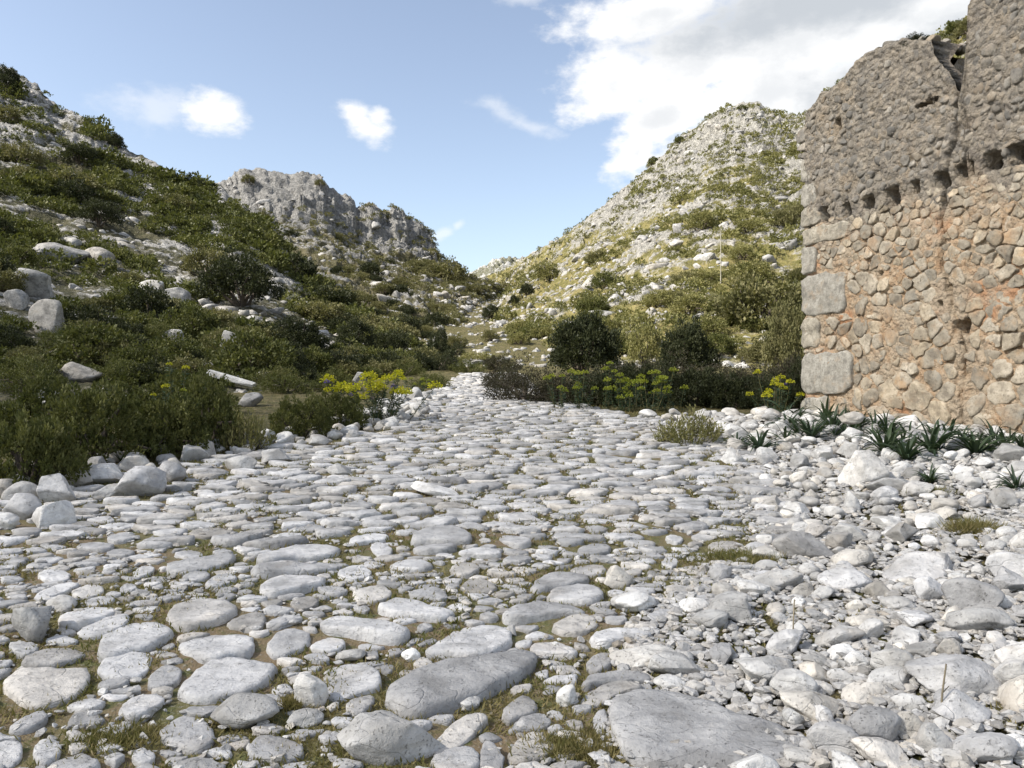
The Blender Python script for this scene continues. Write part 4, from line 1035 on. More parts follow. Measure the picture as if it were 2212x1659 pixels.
for n_, k in enumerate(rank[:n_loose]):
    c, r = Q1[k], S1[k]; kind = 'block' if gi.random() < .55 else 'round'
    lm = min(landmarks, key=lambda q: (q[0] - c[0]) ** 2 + (q[1] - c[1]) ** 2); wd_ = place_word(c, lm)
    label = share if c[0] > 0 else share_l; grp = 'rubble stones right of the track' if c[0] > 0 else 'kerb rubble left of the track'
    for lm in sorted(landmarks, key=lambda q: (q[0] - c[0]) ** 2 + (q[1] - c[1]) ** 2)[:5]:
        wd_ = place_word(c, lm)
        if math.hypot(lm[0] - c[0], lm[1] - c[1]) < 0.9 and (lm[2], wd_) not in used and len(lm[2].split()) <= 9:
            used.add((lm[2], wd_)); label = 'pale stone just %s the %s' % (wd_, lm[2]); break
    o = link('rubble_stone', proto_me[(kind, int(gi.integers(len(protos[kind]))), 'loose' if gi.random() < .7 else 'slab')], loc=(c[0], c[1], Gs(c[0], c[1]) + r * 0.30 + float(lift[k]) * 0.6), rot=(gi.normal(0, .3), gi.normal(0, .3), gi.uniform(0, 6.3)), scale=(r * gi.uniform(1.0, 1.35), r * gi.uniform(.85, 1.05), r * gi.uniform(.6, .9) * (1.25 if c[0] < 0 else 1)), label=label, category='stone', group=grp)
rs = rank[n_loose:]; c = Q1[rs]; r = S1[rs]
pos = np.column_stack([c, G(c[:, 0], c[:, 1]) + r * 0.3 + lift[rs] * 0.5]); scl = np.column_stack([r * gi.uniform(1.0, 1.35, len(r)), r * gi.uniform(.85, 1.05, len(r)), r * gi.uniform(.6, .9, len(r))])
V, F, T = merge([rock_shape(190 + i, 2, 9, 0.12, 0.5, 0.85) for i in range(8)], pos, scl, gi.uniform(0, 6.3, len(r)), gi.normal(0, .35, len(r)), seed=6)
link('rubble', make_mesh('rubble', V, F, M['loose'], tint=T), kind='stuff', label='smaller loose limestone rubble filling the right side of the track')
pos = np.column_stack([Q2, G(Q2[:, 0], Q2[:, 1]) + 0.4 * S2 + 0.02 * gi.random(len(S2)) ** 2]); scl = np.column_stack([S2 * gi.uniform(.9, 1.3, len(S2)), S2, S2 * gi.uniform(.3, .6, len(S2))])
V, F, T = merge([rock_shape(720 + i, 0, 5, 0.3, 0.3, 0.8) for i in range(12)], pos, scl, gi.uniform(0, 6.3, len(S2)), gi.normal(0, .35, len(S2)), seed=7)
link('gravel', make_mesh('gravel', V, F, M['gravel'], tint=T, smooth=False), kind='stuff', label='fine pale gravel and chippings between the rubble stones')

# ================================================================== vegetation
def leaf_quads(P, A, Ln, Wd, g, tints=None):
    """one diamond-shaped leaf per point: base P, axis A, length, width"""
    n = len(P); A = A / (np.linalg.norm(A, axis=1)[:, None] + 1e-9)
    r = g.normal(size=(n, 3)); S_ = np.cross(A, r); S_ /= np.linalg.norm(S_, axis=1)[:, None] + 1e-9
    mid = P + A * (Ln * 0.5)[:, None]
    V = np.stack([P, mid + S_ * (Wd / 2)[:, None], P + A * Ln[:, None], mid - S_ * (Wd / 2)[:, None]], 1).reshape(-1, 3)
    F = np.arange(4 * n).reshape(n, 4)
    t = g.random(n) if tints is None else tints
    return V, F, np.repeat(t, 4)
def tube(pts, rad, sides=5):
    pts = np.asarray(pts, float); n = len(pts); V = []
    for i in range(n):
        d = pts[min(i + 1, n - 1)] - pts[max(i - 1, 0)]; d /= np.linalg.norm(d) + 1e-9
        a = np.cross(d, (0.3, 0.9, 0.1)); a /= np.linalg.norm(a) + 1e-9; b = np.cross(d, a)
        for k in range(sides):
            w_ = 2 * math.pi * k / sides; V.append(pts[i] + rad[i] * (math.cos(w_) * a + math.sin(w_) * b))
    return np.array(V), grid_faces(n, sides, closed=True)
def join(lst):
    Vs, Fs, Ts, o = [], [], [], 0
    for it in lst:
        V, F = it[0], it[1]; Vs.append(V); Fs.append(F + o); o += len(V)
        Ts.append(it[2] if len(it) > 2 else np.zeros(len(V)))
    return np.concatenate(Vs), np.concatenate(Fs), np.concatenate(Ts)
def crown_shape(seed, clumps, per, leaf, spread=0.17, flat=0.85, lift=0.25, stretch=(1, 1, .8), upward=0.35, lobes=0.30, lw=0.62):
    """unit shrub: lumpy crown of leaf clumps round limbs; radius about 1, foot at the origin"""
    g = np.random.default_rng(seed)
    d = g.normal(size=(clumps, 3)); d[:, 2] = np.abs(d[:, 2]) * 0.95 - 0.12; d /= np.linalg.norm(d, axis=1)[:, None]
    lobe = 1 + lobes * fbm(d * 1.8 + seed, 2, seed)
    rr = g.uniform(0.35, 1.0, clumps) ** 0.45 * lobe * 0.86
    C = d * rr[:, None] * np.array([1, 1, flat]); C[:, 2] += lift * flat
    C[:, 2] = np.maximum(C[:, 2], 0.06)
    k = np.repeat(np.arange(clumps), per); n = len(k)
    off = g.normal(size=(n, 3)); off /= np.linalg.norm(off, axis=1)[:, None]; off *= (g.random(n) ** 0.5)[:, None] * spread
    P = C[k] + off * np.array(stretch)
    A = off / spread * 0.9 + d[k] * 0.5 + g.normal(size=(n, 3)) * 0.5 + np.array([0, 0, upward])
    tn = np.clip(np.repeat(g.random(clumps), per) * 0.75 + g.random(n) * 0.25, 0, 0.999)
    fol = leaf_quads(P, A, leaf * g.uniform(.7, 1.3, n), leaf * lw * g.uniform(.7, 1.3, n), g, tn)
    limbs = []
    for j in g.choice(clumps, min(9, clumps), replace=False):
        e = C[j]; m = e * 0.5 + np.array([0, 0, 0.12]) + g.normal(size=3) * 0.04
        limbs.append(tube([np.array([0, 0, -0.12]) + g.normal(size=3) * 0.03, m, e], [0.05, 0.035, 0.012]))
    return fol, join(limbs)
def shoot_shape(seed, shoots, per, leaf, height=1.0, erect=0.75, wide=0.42, start=0.35):
    """unit bush of upright leafy shoots (narrow leaves up each twig)"""
    g = np.random.default_rng(seed); L_ = []; tw = []
    a = g.uniform(0, 2 * math.pi, shoots); q = np.sqrt(g.random(shoots))
    base = np.column_stack([0.75 * q * np.cos(a), 0.75 * q * np.sin(a), np.zeros(shoots)])
    lob = 1 + 0.25 * fbm(np.column_stack([np.cos(a) * 1.5, np.sin(a) * 1.5, q]) + seed, 2, seed)
    tip = np.column_stack([q * np.cos(a) * lob, q * np.sin(a) * lob, height * lob * (1 - 0.72 * q ** 2.2) * g.uniform(.78, 1.08, shoots)])
    tip[:, :2] += g.normal(size=(shoots, 2)) * 0.05
    f = np.tile(np.linspace(start, 1.0, per), shoots); k = np.repeat(np.arange(shoots), per)
    P = base[k] + (tip - base)[k] * f[:, None] + g.normal(size=(len(k), 3)) * 0.012
    ax = (tip - base)[k]; ax /= np.linalg.norm(ax, axis=1)[:, None]
    out = g.normal(size=(len(k), 3)); out -= ax * (out * ax).sum(1)[:, None]; out /= np.linalg.norm(out, axis=1)[:, None] + 1e-9
    A = out * (1.0 - 0.45 * f)[:, None] + ax * erect
    tn = np.clip(0.25 * g.random(len(k)) + 0.75 * np.repeat(g.random(shoots), per) * (0.4 + 0.6 * f), 0, .999)
    ll = leaf * g.uniform(.75, 1.25, len(k))
    fol = leaf_quads(P, A, ll, ll * wide, g, tn)
    for j in g.choice(shoots, min(60, shoots), replace=False):
        tw.append(tube([base[j] * 0.4 - np.array([0, 0, 0.1]), base[j] + (tip - base)[j] * 0.45, tip[j]], [0.014, 0.009, 0.003], 3))
    return fol, join(tw)
_mesh_cache = {}
def bush_mesh(kind, var, leafmat):
    key = (kind, var, leafmat)
    if key in _mesh_cache: return _mesh_cache[key]
    gk = ('geo', kind, var)
    if gk not in _mesh_cache:
        if kind == 'shoot': _mesh_cache[gk] = crown_shape(200 + var, 300, 30, 0.066, spread=0.075, flat=0.80, lift=0.15, stretch=(.9, .9, 1.1), upward=0.45, lobes=0.6, lw=0.50)
        elif kind == 'heath': _mesh_cache[gk] = crown_shape(230 + var, 300, 24, 0.055, spread=0.11, flat=0.85, lift=0.12, stretch=(.9, .9, 1.2), upward=0.5, lobes=0.9, lw=0.45)
        elif kind == 'crown': _mesh_cache[gk] = crown_shape(260 + var, 120, 34, 0.080, spread=0.15)
        elif kind == 'tree': _mesh_cache[gk] = crown_shape(290 + var, 260, 34, 0.065, spread=0.13, flat=1.0, lift=0.36, lobes=0.6)
        elif kind == 'round': _mesh_cache[gk] = crown_shape(350 + var, 420, 34, 0.060, spread=0.12, flat=0.95, lift=0.30, lobes=0.35)
        else: _mesh_cache[gk] = shoot_shape(320 + var, 170, 14, 0.10, 0.9, wide=0.36)
    (V, F, T), (V2, F2, T2) = _mesh_cache[gk]
    _mesh_cache[key] = (make_mesh('foliage', V, F, M[leafmat], tint=T, smooth=False), make_mesh('stems', V2, F2, M['bark'], tint=T2))
    return _mesh_cache[key]
gv = np.random.default_rng(123)
def bush(name, label, p, rx, h, kind, var, leafmat, category='shrub', group=None, ry=None, parts=True, rz=None):
    fol, stm = bush_mesh(kind, var, leafmat)
    hk = {'shoot': 0.95, 'heath': 1.0, 'crown': 1.15, 'tree': 1.45, 'round': 1.3, 'low': 0.95}[kind]
    sc = (rx, ry or rx, h / hk); rz = gv.uniform(0, 6.3) if rz is None else rz
    if not parts:
        o = link(name, fol, loc=p, rot=(0, 0, rz), scale=sc, label=label, category=category)
        if group: o['group'] = group
        return o
    o = thing(name, label, category, p, rz, group, sc)
    tree = kind == 'tree'
    link('crown' if tree else 'foliage', fol, o); link('trunk' if tree else 'stems', stm, o)
    return o
veg_marks = []; veg_used = set()
def shrub_label(u, v, default, what):
    for (mu, mv, ml) in sorted(veg_marks, key=lambda q: (q[0] - u) ** 2 + (q[1] - v) ** 2)[:4]:
        dx, dy = u - mu, v - mv
        wd_ = ('right of' if dx > 0 else 'left of') if abs(dx) > abs(dy) else ('below' if dy > 0 else 'above')
        if math.hypot(dx, dy) < 110 and (ml, wd_) not in veg_used and len(ml.split()) <= 10:
            veg_used.add((ml, wd_)); return '%s just %s the %s' % (what, wd_, ml)
    return default
def px_bush(name, label, u, v, wd, hd, kind, var, leafmat, D=None, **kw):
    """a bush whose foot shows (or would show) at picture point u, v"""
    if D is None:
        for k in range(60):
            h = pick(u, v + k * 2)
            if h is not None: break
        D = h.y
    if u < 1730: veg_marks.append((u, v - hd / 2, label))
    x = (u - CX) / FPX * D; z = drop(x, D)
    r = wd / 2 / FPX * D
    return bush(name, label, (x, D + r * 0.35, drop(x, D + r * 0.35) - 0.03), r, hd / FPX * D, kind, var, leafmat, **kw)

# ---- bushes along the left of the track
NB = 'green bushes along the left of the track'
for a in [
 ('tall leafy green bush cut by the left edge of the picture', 30, 1062, 270, 260, 0, 'leaf_near'),
 ('broad green bush behind the left kerb boulders', 178, 1008, 280, 240, 1, 'leaf_near'),
 ('dense green bush above the round grey kerb boulder', 335, 985, 230, 190, 2, 'leaf_near'),
 ('dark green bush left of the small light one', 430, 968, 190, 200, 3, 'leaf_near'),
 ('domed green bush left of the rightmost one on the kerb', 640, 948, 160, 130, 1, 'leaf_near'),
 ('rounded dense bush nearest the yellow flowers on the left', 722, 930, 140, 120, 2, 'leaf_near'),
 ('bush with a few yellow tips in front of the long slab', 395, 900, 210, 150, 0, 'leaf_near'),
 ('green bush just behind the one cut by the left edge', 70, 960, 240, 190, 3, 'leaf_near'),
 ('dark bush between the flat white rock and the kerb bushes', 250, 905, 200, 120, 2, 'leaf_near')]:
    px_bush('green_bush', a[0], a[1], a[2], a[3] * 0.94, a[4] * 0.78, 'shoot', a[5], a[6], group=NB)
px_bush('small_bush', 'small light green bush standing forward on the left kerb', 522, 976, 112, 100, 'low', 0, 'leaf_sun', group=NB)
px_bush('small_bush', 'low yellowish green bush on the right verge of the track', 1495, 962, 150, 80, 'low', 1, 'leaf_sun')
for a in [
 ('grey green low scrub right of the narrow pale slab', 610, 850, 150, 80, 'heath', 0, 'leaf_near'), ('olive scrub left of the yellow spurge', 715, 845, 120, 80, 'heath', 1, 'leaf_near'),
 ('low dark scrub by the leaning cream stone', 930, 838, 110, 55, 'heath', 2, 'leaf_near'), ('tiny dark bush where the track disappears on the left', 985, 768, 50, 40, 'heath', 3, 'leaf_dark'),
 ('low green scrub behind the yellow spurge', 870, 812, 110, 50, 'heath', 0, 'leaf_near'), ('pale green scrub right of the upright rock', 570, 800, 120, 80, 'heath', 1, 'leaf_olive'),
 ('dull green scrub left of the long flat rock', 250, 830, 170, 90, 'heath', 2, 'leaf_near'), ('dull green scrub at the left edge above the kerb bushes', 40, 850, 190, 110, 'heath', 3, 'leaf_near'),
 ('scrub above the long flat rock', 330, 745, 160, 80, 'heath', 1, 'leaf_near'), ('scrub below the pointed grey rock', 140, 765, 170, 70, 'heath', 0, 'leaf_near')]:
    px_bush('low_scrub', a[0], a[1], a[2], a[3] * .9, a[4] * .75, a[5], a[6], a[7], group='low scrub on the left bank')
for a in [
 ('low green scrub across the end of the track', 1010, 806, 90, 34, 'heath', 1, 'leaf_near'), ('dark scrub left above the end of the track', 955, 800, 80, 44, 'heath', 0, 'leaf_dark'),
 ('brownish scrub right above the end of the track', 1075, 800, 100, 42, 'heath', 2, 'leaf_brown'), ('yellow green scrub in the sunlit dip behind the track', 1030, 782, 110, 26, 'low', 0, 'leaf_sun'),
 ('olive bush on the valley floor left of the pale scree', 985, 752, 60, 36, 'crown', 1, 'leaf_olive'), ('olive bush on the valley floor amid the pale scree', 1060, 735, 44, 28, 'crown', 3, 'leaf_olive'), ('small bush on the valley floor right of the scree', 1120, 745, 60, 36, 'crown', 0, 'leaf_sun')]:
    px_bush('valley_scrub', a[0], a[1], a[2], a[3], a[4], a[5], a[6], a[7], group='scrub where the track disappears')
# ---- the dark thicket right of the track
TG = 'dark thicket right of the track'
for a in [
 ('grey brown mounded shrub at the left end of the dark thicket', 1135, 868, 130, 75, 18.3, 'heath', 0, 'leaf_brown'), ('brown shrub second from the left end of the thicket', 1215, 880, 130, 90, 17.8, 'heath', 1, 'leaf_brown'),
 ('dark shrub under the leftmost yellow spikes', 1290, 884, 130, 105, 17.5, 'heath', 2, 'leaf_dark'), ('dark shrub under the middle yellow spikes', 1365, 886, 130, 110, 17.3, 'shoot', 1, 'leaf_dark'),
 ('dark green shrub at the middle of the thicket front', 1440, 888, 120, 105, 17.2, 'heath', 3, 'leaf_dark'), ('dark green shrub right of the middle of the thicket', 1510, 888, 130, 110, 17.0, 'shoot', 2, 'leaf_dark'),
 ('dense green shrub left of the flowering one by the wall', 1585, 890, 140, 115, 16.8, 'shoot', 0, 'leaf_dark'), ('dark shrub under the yellow flowers beside the wall', 1665, 900, 130, 100, 16.4, 'heath', 1, 'leaf_dark'),
 ('dark shrub against the corner of the wall', 1728, 905, 90, 110, 16.0, 'shoot', 3, 'leaf_dark'), ('brown heath behind the left end of the thicket', 1090, 825, 120, 55, 23, 'heath', 2, 'leaf_brown'),
 ('brown heath behind the leftmost yellow spikes', 1330, 830, 150, 65, 21, 'heath', 3, 'leaf_brown'), ('brown heath behind the middle of the thicket', 1460, 835, 150, 75, 21, 'heath', 0, 'leaf_brown'),
 ('purplish brown heath left of the wall corner', 1640, 835, 190, 90, 21, 'heath', 1, 'leaf_brown'), ('purplish brown heath against the wall corner', 1730, 840, 130, 95, 20, 'heath', 2, 'leaf_brown'),
 ('brown heath between the two dark round bushes', 1390, 800, 120, 50, 26, 'heath', 0, 'leaf_brown'), ('brown heath below the right dark round bush', 1550, 810, 160, 60, 25, 'heath', 3, 'leaf_brown')]:
    px_bush('thicket_shrub', a[0], a[1], a[2], a[3] * gv.uniform(1.05, 1.4), a[4] * gv.uniform(.78, 1.22), a[6], a[7], a[8], D=a[5], group=TG)
px_bush('round_bush', 'large dark round bush in front of the sunlit slope, left of the pair', 1264, 800, 178, 158, 'round', 0, 'leaf_dark', D=29, category='bush')
px_bush('round_bush', 'smaller dark round bush in front of the sunlit slope, right of the pair', 1492, 800, 132, 142, 'round', 1, 'leaf_dark', D=29, category='bush')
px_bush('tall_shrub', 'tall dim shrub beside the wall corner, behind the thicket', 1712, 800, 120, 190, 'tree', 2, 'leaf_olive', D=27)
px_bush('tall_shrub', 'pale olive shrub between the two dark round bushes', 1395, 775, 90, 110, 'crown', 1, 'leaf_sun', D=36)
# ---- larger bushes and trees of the hillsides
for a in [
 ('big dark spreading bush in the middle of the left slope', 512, 668, 185, 135, 'tree', 3, 'leaf_dark'), ('olive bush left above the big dark spreading one', 440, 600, 110, 75, 'crown', 2, 'leaf_olive'),
 ('very dark round bush high on the left slope', 205, 492, 90, 72, 'tree', 0, 'leaf_dark'), ('dark bush at the foot of the left slope by the sunlit scree', 835, 775, 100, 75, 'tree', 1, 'leaf_dark'),
 ('dark bushy tree left of the sunlit scree', 765, 772, 95, 100, 'tree', 2, 'leaf_dark'), ('dark tree standing alone above the end of the track', 950, 788, 58, 95, 'tree', 3, 'leaf_dark'),
 ('dark grey green mass of bush below the cliff slope', 645, 770, 130, 95, 'tree', 1, 'leaf_dark'), ('dark tree at the valley mouth under the cliff hill', 1062, 694, 46, 40, 'tree', 2, 'leaf_dark'),
 ('dark tree right of the valley mouth', 1138, 638, 34, 36, 'tree', 0, 'leaf_dark'), ('small dark bush on the pale scree in the valley', 1110, 660, 28, 26, 'tree', 3, 'leaf_dark'),
 ('tree at the top left corner of the left ridge', 12, 205, 60, 70, 'tree', 1, 'leaf_dark'), ('rounded tree on the skyline of the left ridge', 247, 322, 36, 40, 'tree', 2, 'leaf_dark'),
 ('tree on the skyline near the dip of the left ridge', 403, 408, 40, 38, 'tree', 3, 'leaf_dark'), ('slim tree in the dip of the left ridge', 437, 415, 22, 32, 'tree', 0, 'leaf_dark'),
 ('tiny leaning tree at the lowest dip of the left ridge', 462, 412, 14, 20, 'tree', 1, 'leaf_dark'), ('dark tree on top of the cliff hill', 690, 404, 26, 18, 'crown', 2, 'leaf_olive'),
 ('bush on the left brow of the cliff hill', 533, 398, 34, 24, 'crown', 3, 'leaf_olive'), ('dark tree on the left skyline of the right hill', 1468, 312, 28, 20, 'crown', 0, 'leaf_near'),
 ('round tree lower down the left skyline of the right hill', 1412, 356, 26, 20, 'crown', 1, 'leaf_near'), ('bush on the summit of the right hill', 1602, 238, 26, 14, 'crown', 2, 'leaf_near'),
 ('large sunlit olive bush beside the wall on the right slope', 1655, 690, 125, 95, 'crown', 0, 'leaf_sun'), ('yellow green bush left of the wall on the right slope', 1640, 620, 120, 70, 'crown', 3, 'leaf_sun'),
 ('olive green bush against the wall edge, halfway up', 1700, 500, 60, 55, 'crown', 1, 'leaf_olive'), ('bright olive bush seen through the gap in the wall top', 2050, 128, 58, 52, 'crown', 2, 'leaf_olive')]:
    px_bush('hillside_tree' if a[5] == 'tree' else 'hillside_bush', a[0], a[1], a[2], a[3], a[4], a[5], a[6], a[7], category='tree' if a[5] == 'tree' else 'bush', group='larger bushes on the hillsides')
# bushes rooted on the broken wall top
for i, (u, v, wd, hd, lab) in enumerate([(1958, 108, 72, 46, 'dark cushion bush growing on top of the broken wall'), (1898, 120, 44, 34, 'small dark bush on the wall top left of the cushion bush'), (1792, 206, 40, 26, 'small shrub low on the sloping wall top'), (1752, 238, 26, 26, 'tuft of shrub at the lowest corner of the wall top'), (2096, 30, 30, 60, 'shrub hanging on the broken edge right of the gap')]):
    s_, h_ = wall_sh(u, v); D_ = 15 - 0.956 * s_; r = wd / 2 / FPX * D_
    p = wall_pt(s_, h_ - 0.06, -0.22)
    bush('wall_top_shrub', lab, tuple(p), r, hd / FPX * D_ * 1.1, 'tree', i % 4, 'leaf_dark', ry=r * 0.9, group='shrubs on the wall top')

# ---- shrubs spread over the hillsides
def on_hill(name, n, tmin, tmax, seed):
    P = terr[name][0]; g = np.random.default_rng(seed); nr, nc, _ = P.shape
    r = g.uniform(tmin, tmax, n) * (nr * 6 / 7); c = g.uniform(0, nc - 1.01, n)
    i = np.minimum(r.astype(int), nr - 2); j = c.astype(int); fr = (r - i)[:, None]; fc = (c - j)[:, None]
    return (P[i, j] * (1 - fr) * (1 - fc) + P[i + 1, j] * fr * (1 - fc) + P[i, j + 1] * (1 - fr) * fc + P[i + 1, j + 1] * fr * fc)
low_shrub = [crown_shape(400 + i, 24, 8, 0.22, spread=0.20) for i in range(6)]
low_bases = [(f[0], f[1]) for f, _ in low_shrub]
def spread(hname, n, tmin, tmax, seed, size, mats, dens, n_ind, labels, group, stuff_label, keep_d=0.0):
    g = np.random.default_rng(seed + 1); pts = on_hill(hname, n, tmin, tmax, seed)
    dn = fbm(pts * np.array([.06, .06, .09]), 3, seed) + 0.35 * fbm(pts * 0.25, 2, seed + 2)
    vq = HZ - (pts[:, 2] - CAMZ) / np.maximum(pts[:, 1], 1) * FPX
    low_ = (hname == 'left_hillside') * sstep(450, 520, vq) * sstep(760, 700, vq)
    pts = pts[dn > dens - 0.22 * low_]
    D = pts[:, 1]; u = CX + pts[:, 0] / np.maximum(D, 1) * FPX
    vv = HZ - (pts[:, 2] - CAMZ) / np.maximum(D, 1) * FPX; bare = (hname == 'left_hillside') & (u < 190) & (vv > 225) & (vv < 395) & (g.random(len(pts)) < 0.72)
    ok = ~bare & (D > keep_d) & (u > -150) & (u < 2350)
    pts = pts[ok]; sz = size(pts, g); vis = np.array([visible(p, 0.7 * s) for p, s in zip(pts, sz)])
    order = np.argsort(-(sz / pts[:, 1]) * vis)
    ind = [k for k in order[:n_ind] if vis[k]]
    for k in ind:
        p = pts[k]; u, v = proj(p); s = float(sz[k]); D = p[1]
        big_ = s / D * FPX > 22
        bush('hillside_shrub', shrub_label(u, v, labels(u, v, s), 'small shrub'), (p[0], p[1], p[2] - 0.1 * s), s, s * g.uniform(.95, 1.35), 'crown', int(g.integers(5)), mats[int(g.integers(len(mats)))], group=group, parts=big_)
    si = set(ind); rest_ = np.array([k for k in range(len(pts)) if k not in si and (vis[k] or visible(pts[k], 3.0))])
    p = pts[rest_]; s = sz[rest_]
    p = p - np.array([0, 0, 1]) * (0.1 * s)[:, None]
    V, F, _ = merge(low_bases, p, np.column_stack([s, s, s * g.uniform(.8, 1.1, len(s))]), g.uniform(0, 6.3, len(s)), seed=seed)
    tn = np.repeat(np.repeat(g.random(len(V) // 768 + 1), 768)[:len(V) // 4] * .7 + g.random(len(V) // 4) * .29, 4)
    link('distant_scrub', make_mesh('distant_scrub', V, F, M[mats[0]], tint=tn, smooth=False), kind='stuff', label=stuff_label)
    return len(ind), len(rest_)
def lab_left(u, v, s):
    if v < 0.72 * u + 190: return 'small shrub along the skyline of the left ridge'
    if v < 430: return 'olive shrub on the upper part of the left slope'
    if v < 600: return 'olive shrub on the middle of the left slope'
    return 'dull green shrub on the shaded lower part of the left slope'
def lab_cliff(u, v, s):
    if v < 520: return 'small shrub clinging among the rocks of the cliff hill'
    if v < 640: return 'grey green shrub on the slope under the cliffs'
    return 'olive shrub on the lower slope of the cliff hill'
def lab_right(u, v, s):
    if u > 1990: return 'sunlit shrub on the slope glimpsed above the wall'
    if v < 400: return 'small shrub among the rocks of the right summit'
    if u < 1350: return 'small shrub on the long left flank of the right hill'
    if v < 560: return 'sunlit shrub high on the right slope'
    if v < 680: return 'sunlit olive shrub halfway up the right slope'
    return 'sunlit yellow green shrub near the foot of the right slope'
n1 = spread('left_hillside', 5600, 0.10, 1.01, 601, lambda p, g: (0.30 + 0.0062 * np.minimum(p[:, 1], 90)) * g.lognormal(-.1, .42, len(p)), ['leaf_near', 'leaf_olive', 'leaf_olive', 'leaf_near', 'leaf_dark', 'leaf_dark'], 0.05, 110, lab_left, 'shrubs on the left slope', 'dense low scrub covering the left slope', keep_d=13)
n2 = spread('cliff_hillside', 2600, 0.03, 1.0, 602, lambda p, g: 0.64 * g.lognormal(-.1, .42, len(p)), ['leaf_olive', 'leaf_olive', 'leaf_dark'], -0.10, 70, lab_cliff, 'shrubs on the cliff hill', 'scattered scrub on the cliff hill')
n3 = spread('right_hillside', 5200, 0.02, 1.0, 603, lambda p, g: 0.62 * g.lognormal(-.1, .45, len(p)), ['leaf_sun', 'leaf_sun', 'leaf_olive', 'leaf_near'], -0.26, 115, lab_right, 'shrubs on the right slope', 'scattered scrub on the right slope')
print('SHRUBS', n1, n2, n3)
# ---- stones on the slopes
sc_p = []; sc_s = []
g = np.random.default_rng(31)
for nm, n, hi, sz in (('left_hillside', 2600, 1.0, .15), ('cliff_hillside', 2400, 1.0, .24), ('right_hillside', 5200, 1.0, .22)):
    q = on_hill(nm, n, 0.04, hi, 77); q = q[fbm(q * .12, 3, 5) > -0.15]; s = sz * np.clip(g.lognormal(0, .6, len(q)), 0, 4.0) * (0.5 + 0.5 * np.minimum(q[:, 1] / 60, 1))
    sc_p.append(q - np.array([0, 0, 1]) * (0.2 * s)[:, None]); sc_s.append(s)
# the sunlit scree where the valley floor rises behind the track
q = np.column_stack([g.uniform(-7, 12, 1500), g.uniform(34, 120, 1500)]); q = np.column_stack([q, [drop(a, b) for a, b in q]]); s = 0.14 * np.clip(g.lognormal(0, .5, len(q)), 0, 3); sc_p.append(q); sc_s.append(s)
p = np.concatenate(sc_p); s = np.concatenate(sc_s)
V, F, T = merge([rock_shape(700 + i, 1, 12, 0.25, 0.3, 0.75) for i in range(10)], p, np.column_stack([s * g.uniform(.9, 1.6, len(s)), s, s * g.uniform(.5, .9, len(s))]), g.uniform(0, 6.3, len(s)), g.normal(0, .3, len(s)), seed=8)
link('scree', make_mesh('scree', V, F, M['boulder'], tint=T), kind='stuff', label='pale scree and small rocks strewn over the slopes')
for i, (u, v, wd, hd, kind, lab) in enumerate([
 (45, 612, 92, 62, 'block', 'largest pale boulder on the left slope, at the left edge'), (28, 648, 50, 44, 'block', 'boulder just below the largest one on the left slope'), (92, 688, 70, 78, 'block', 'pointed grey rock standing on the left slope'),
 (492, 758, 58, 82, 'block', 'upright grey rock with a flat top above the narrow slab'), (368, 788, 158, 36, 'flat', 'long flat-topped pale rock in the left scrub'), (165, 806, 100, 42, 'flat', 'flat white rock in the scrub left of the long one'),
 (536, 866, 58, 32, 'flat', 'white rock between the kerb bushes below the narrow slab'), (374, 642, 60, 40, 'block', 'rough pale rock left of the big dark bush'), (322, 622, 54, 34, 'block', 'pale rock in the middle of the left slope'),
 (115, 545, 118, 44, 'flat', 'long grey outcrop above the largest slope boulder'), (205, 555, 70, 40, 'block', 'grey outcrop right of the long one on the left slope'), (370, 735, 50, 44, 'block', 'grey rock above the long flat-topped rock'),
 (20, 702, 46, 22, 'flat', 'small white rock left of the pointed grey one'), (575, 815, 56, 24, 'flat', 'pale rock right of the narrow slab'), (665, 812, 44, 16, 'flat', 'low pale rock in the scrub right of the narrow slab'), (775, 815, 30, 22, 'block', 'bluish white rock just left of the yellow spurge'),
 (150, 525, 44, 26, 'block', 'pale rock under the very dark round bush'), (260, 600, 40, 22, 'flat', 'small pale ledge on the left slope'), (610, 745, 34, 26, 'block', 'grey rock half hidden under the dark bush mass')]):
    h = pick(u, v + hd * 0.4); D = h.y; wm = wd / FPX * D; hm = hd / FPX * D
    link('boulder', proto_me[(kind, (i * 3) % len(protos[kind]), 'boulder')], loc=(h.x, h.y + wm * .25, h.z + hm * 0.38), rot=(0.05, gv.normal(0, .08), gv.uniform(-.4, .4)), scale=(wm * .52, wm * .38, hm * .58), label=lab, category='rock', group='boulders on the left slope')
# the narrow pale slab lying tilted in the scrub
h = pick(500, 838); D = h.y; wm = 100 / FPX * D
Vb = np.array([(x, y, z) for x in (-.5, 0, .5) for y in (-.5, .5) for z in (-.5, .5)], float) * np.array([wm, wm * .22, wm * .10]); Vb += 0.012 * wm * np.random.default_rng(2).normal(size=Vb.shape)
Fb = np.array([(0, 1, 3, 2), (8, 10, 11, 9), (0, 2, 6, 4), (4, 6, 10, 8), (1, 5, 7, 3), (5, 9, 11, 7), (0, 4, 5, 1), (4, 8, 9, 5), (2, 3, 7, 6), (6, 7, 11, 10)])
link('stone_slab', make_mesh('stone_slab', Vb, Fb, M['loose'], smooth=False), loc=(h.x, h.y, h.z + 0.24), rot=(0.12, math.radians(17), 0.1), label='narrow pale slab lying tilted in the scrub on the left', category='slab')

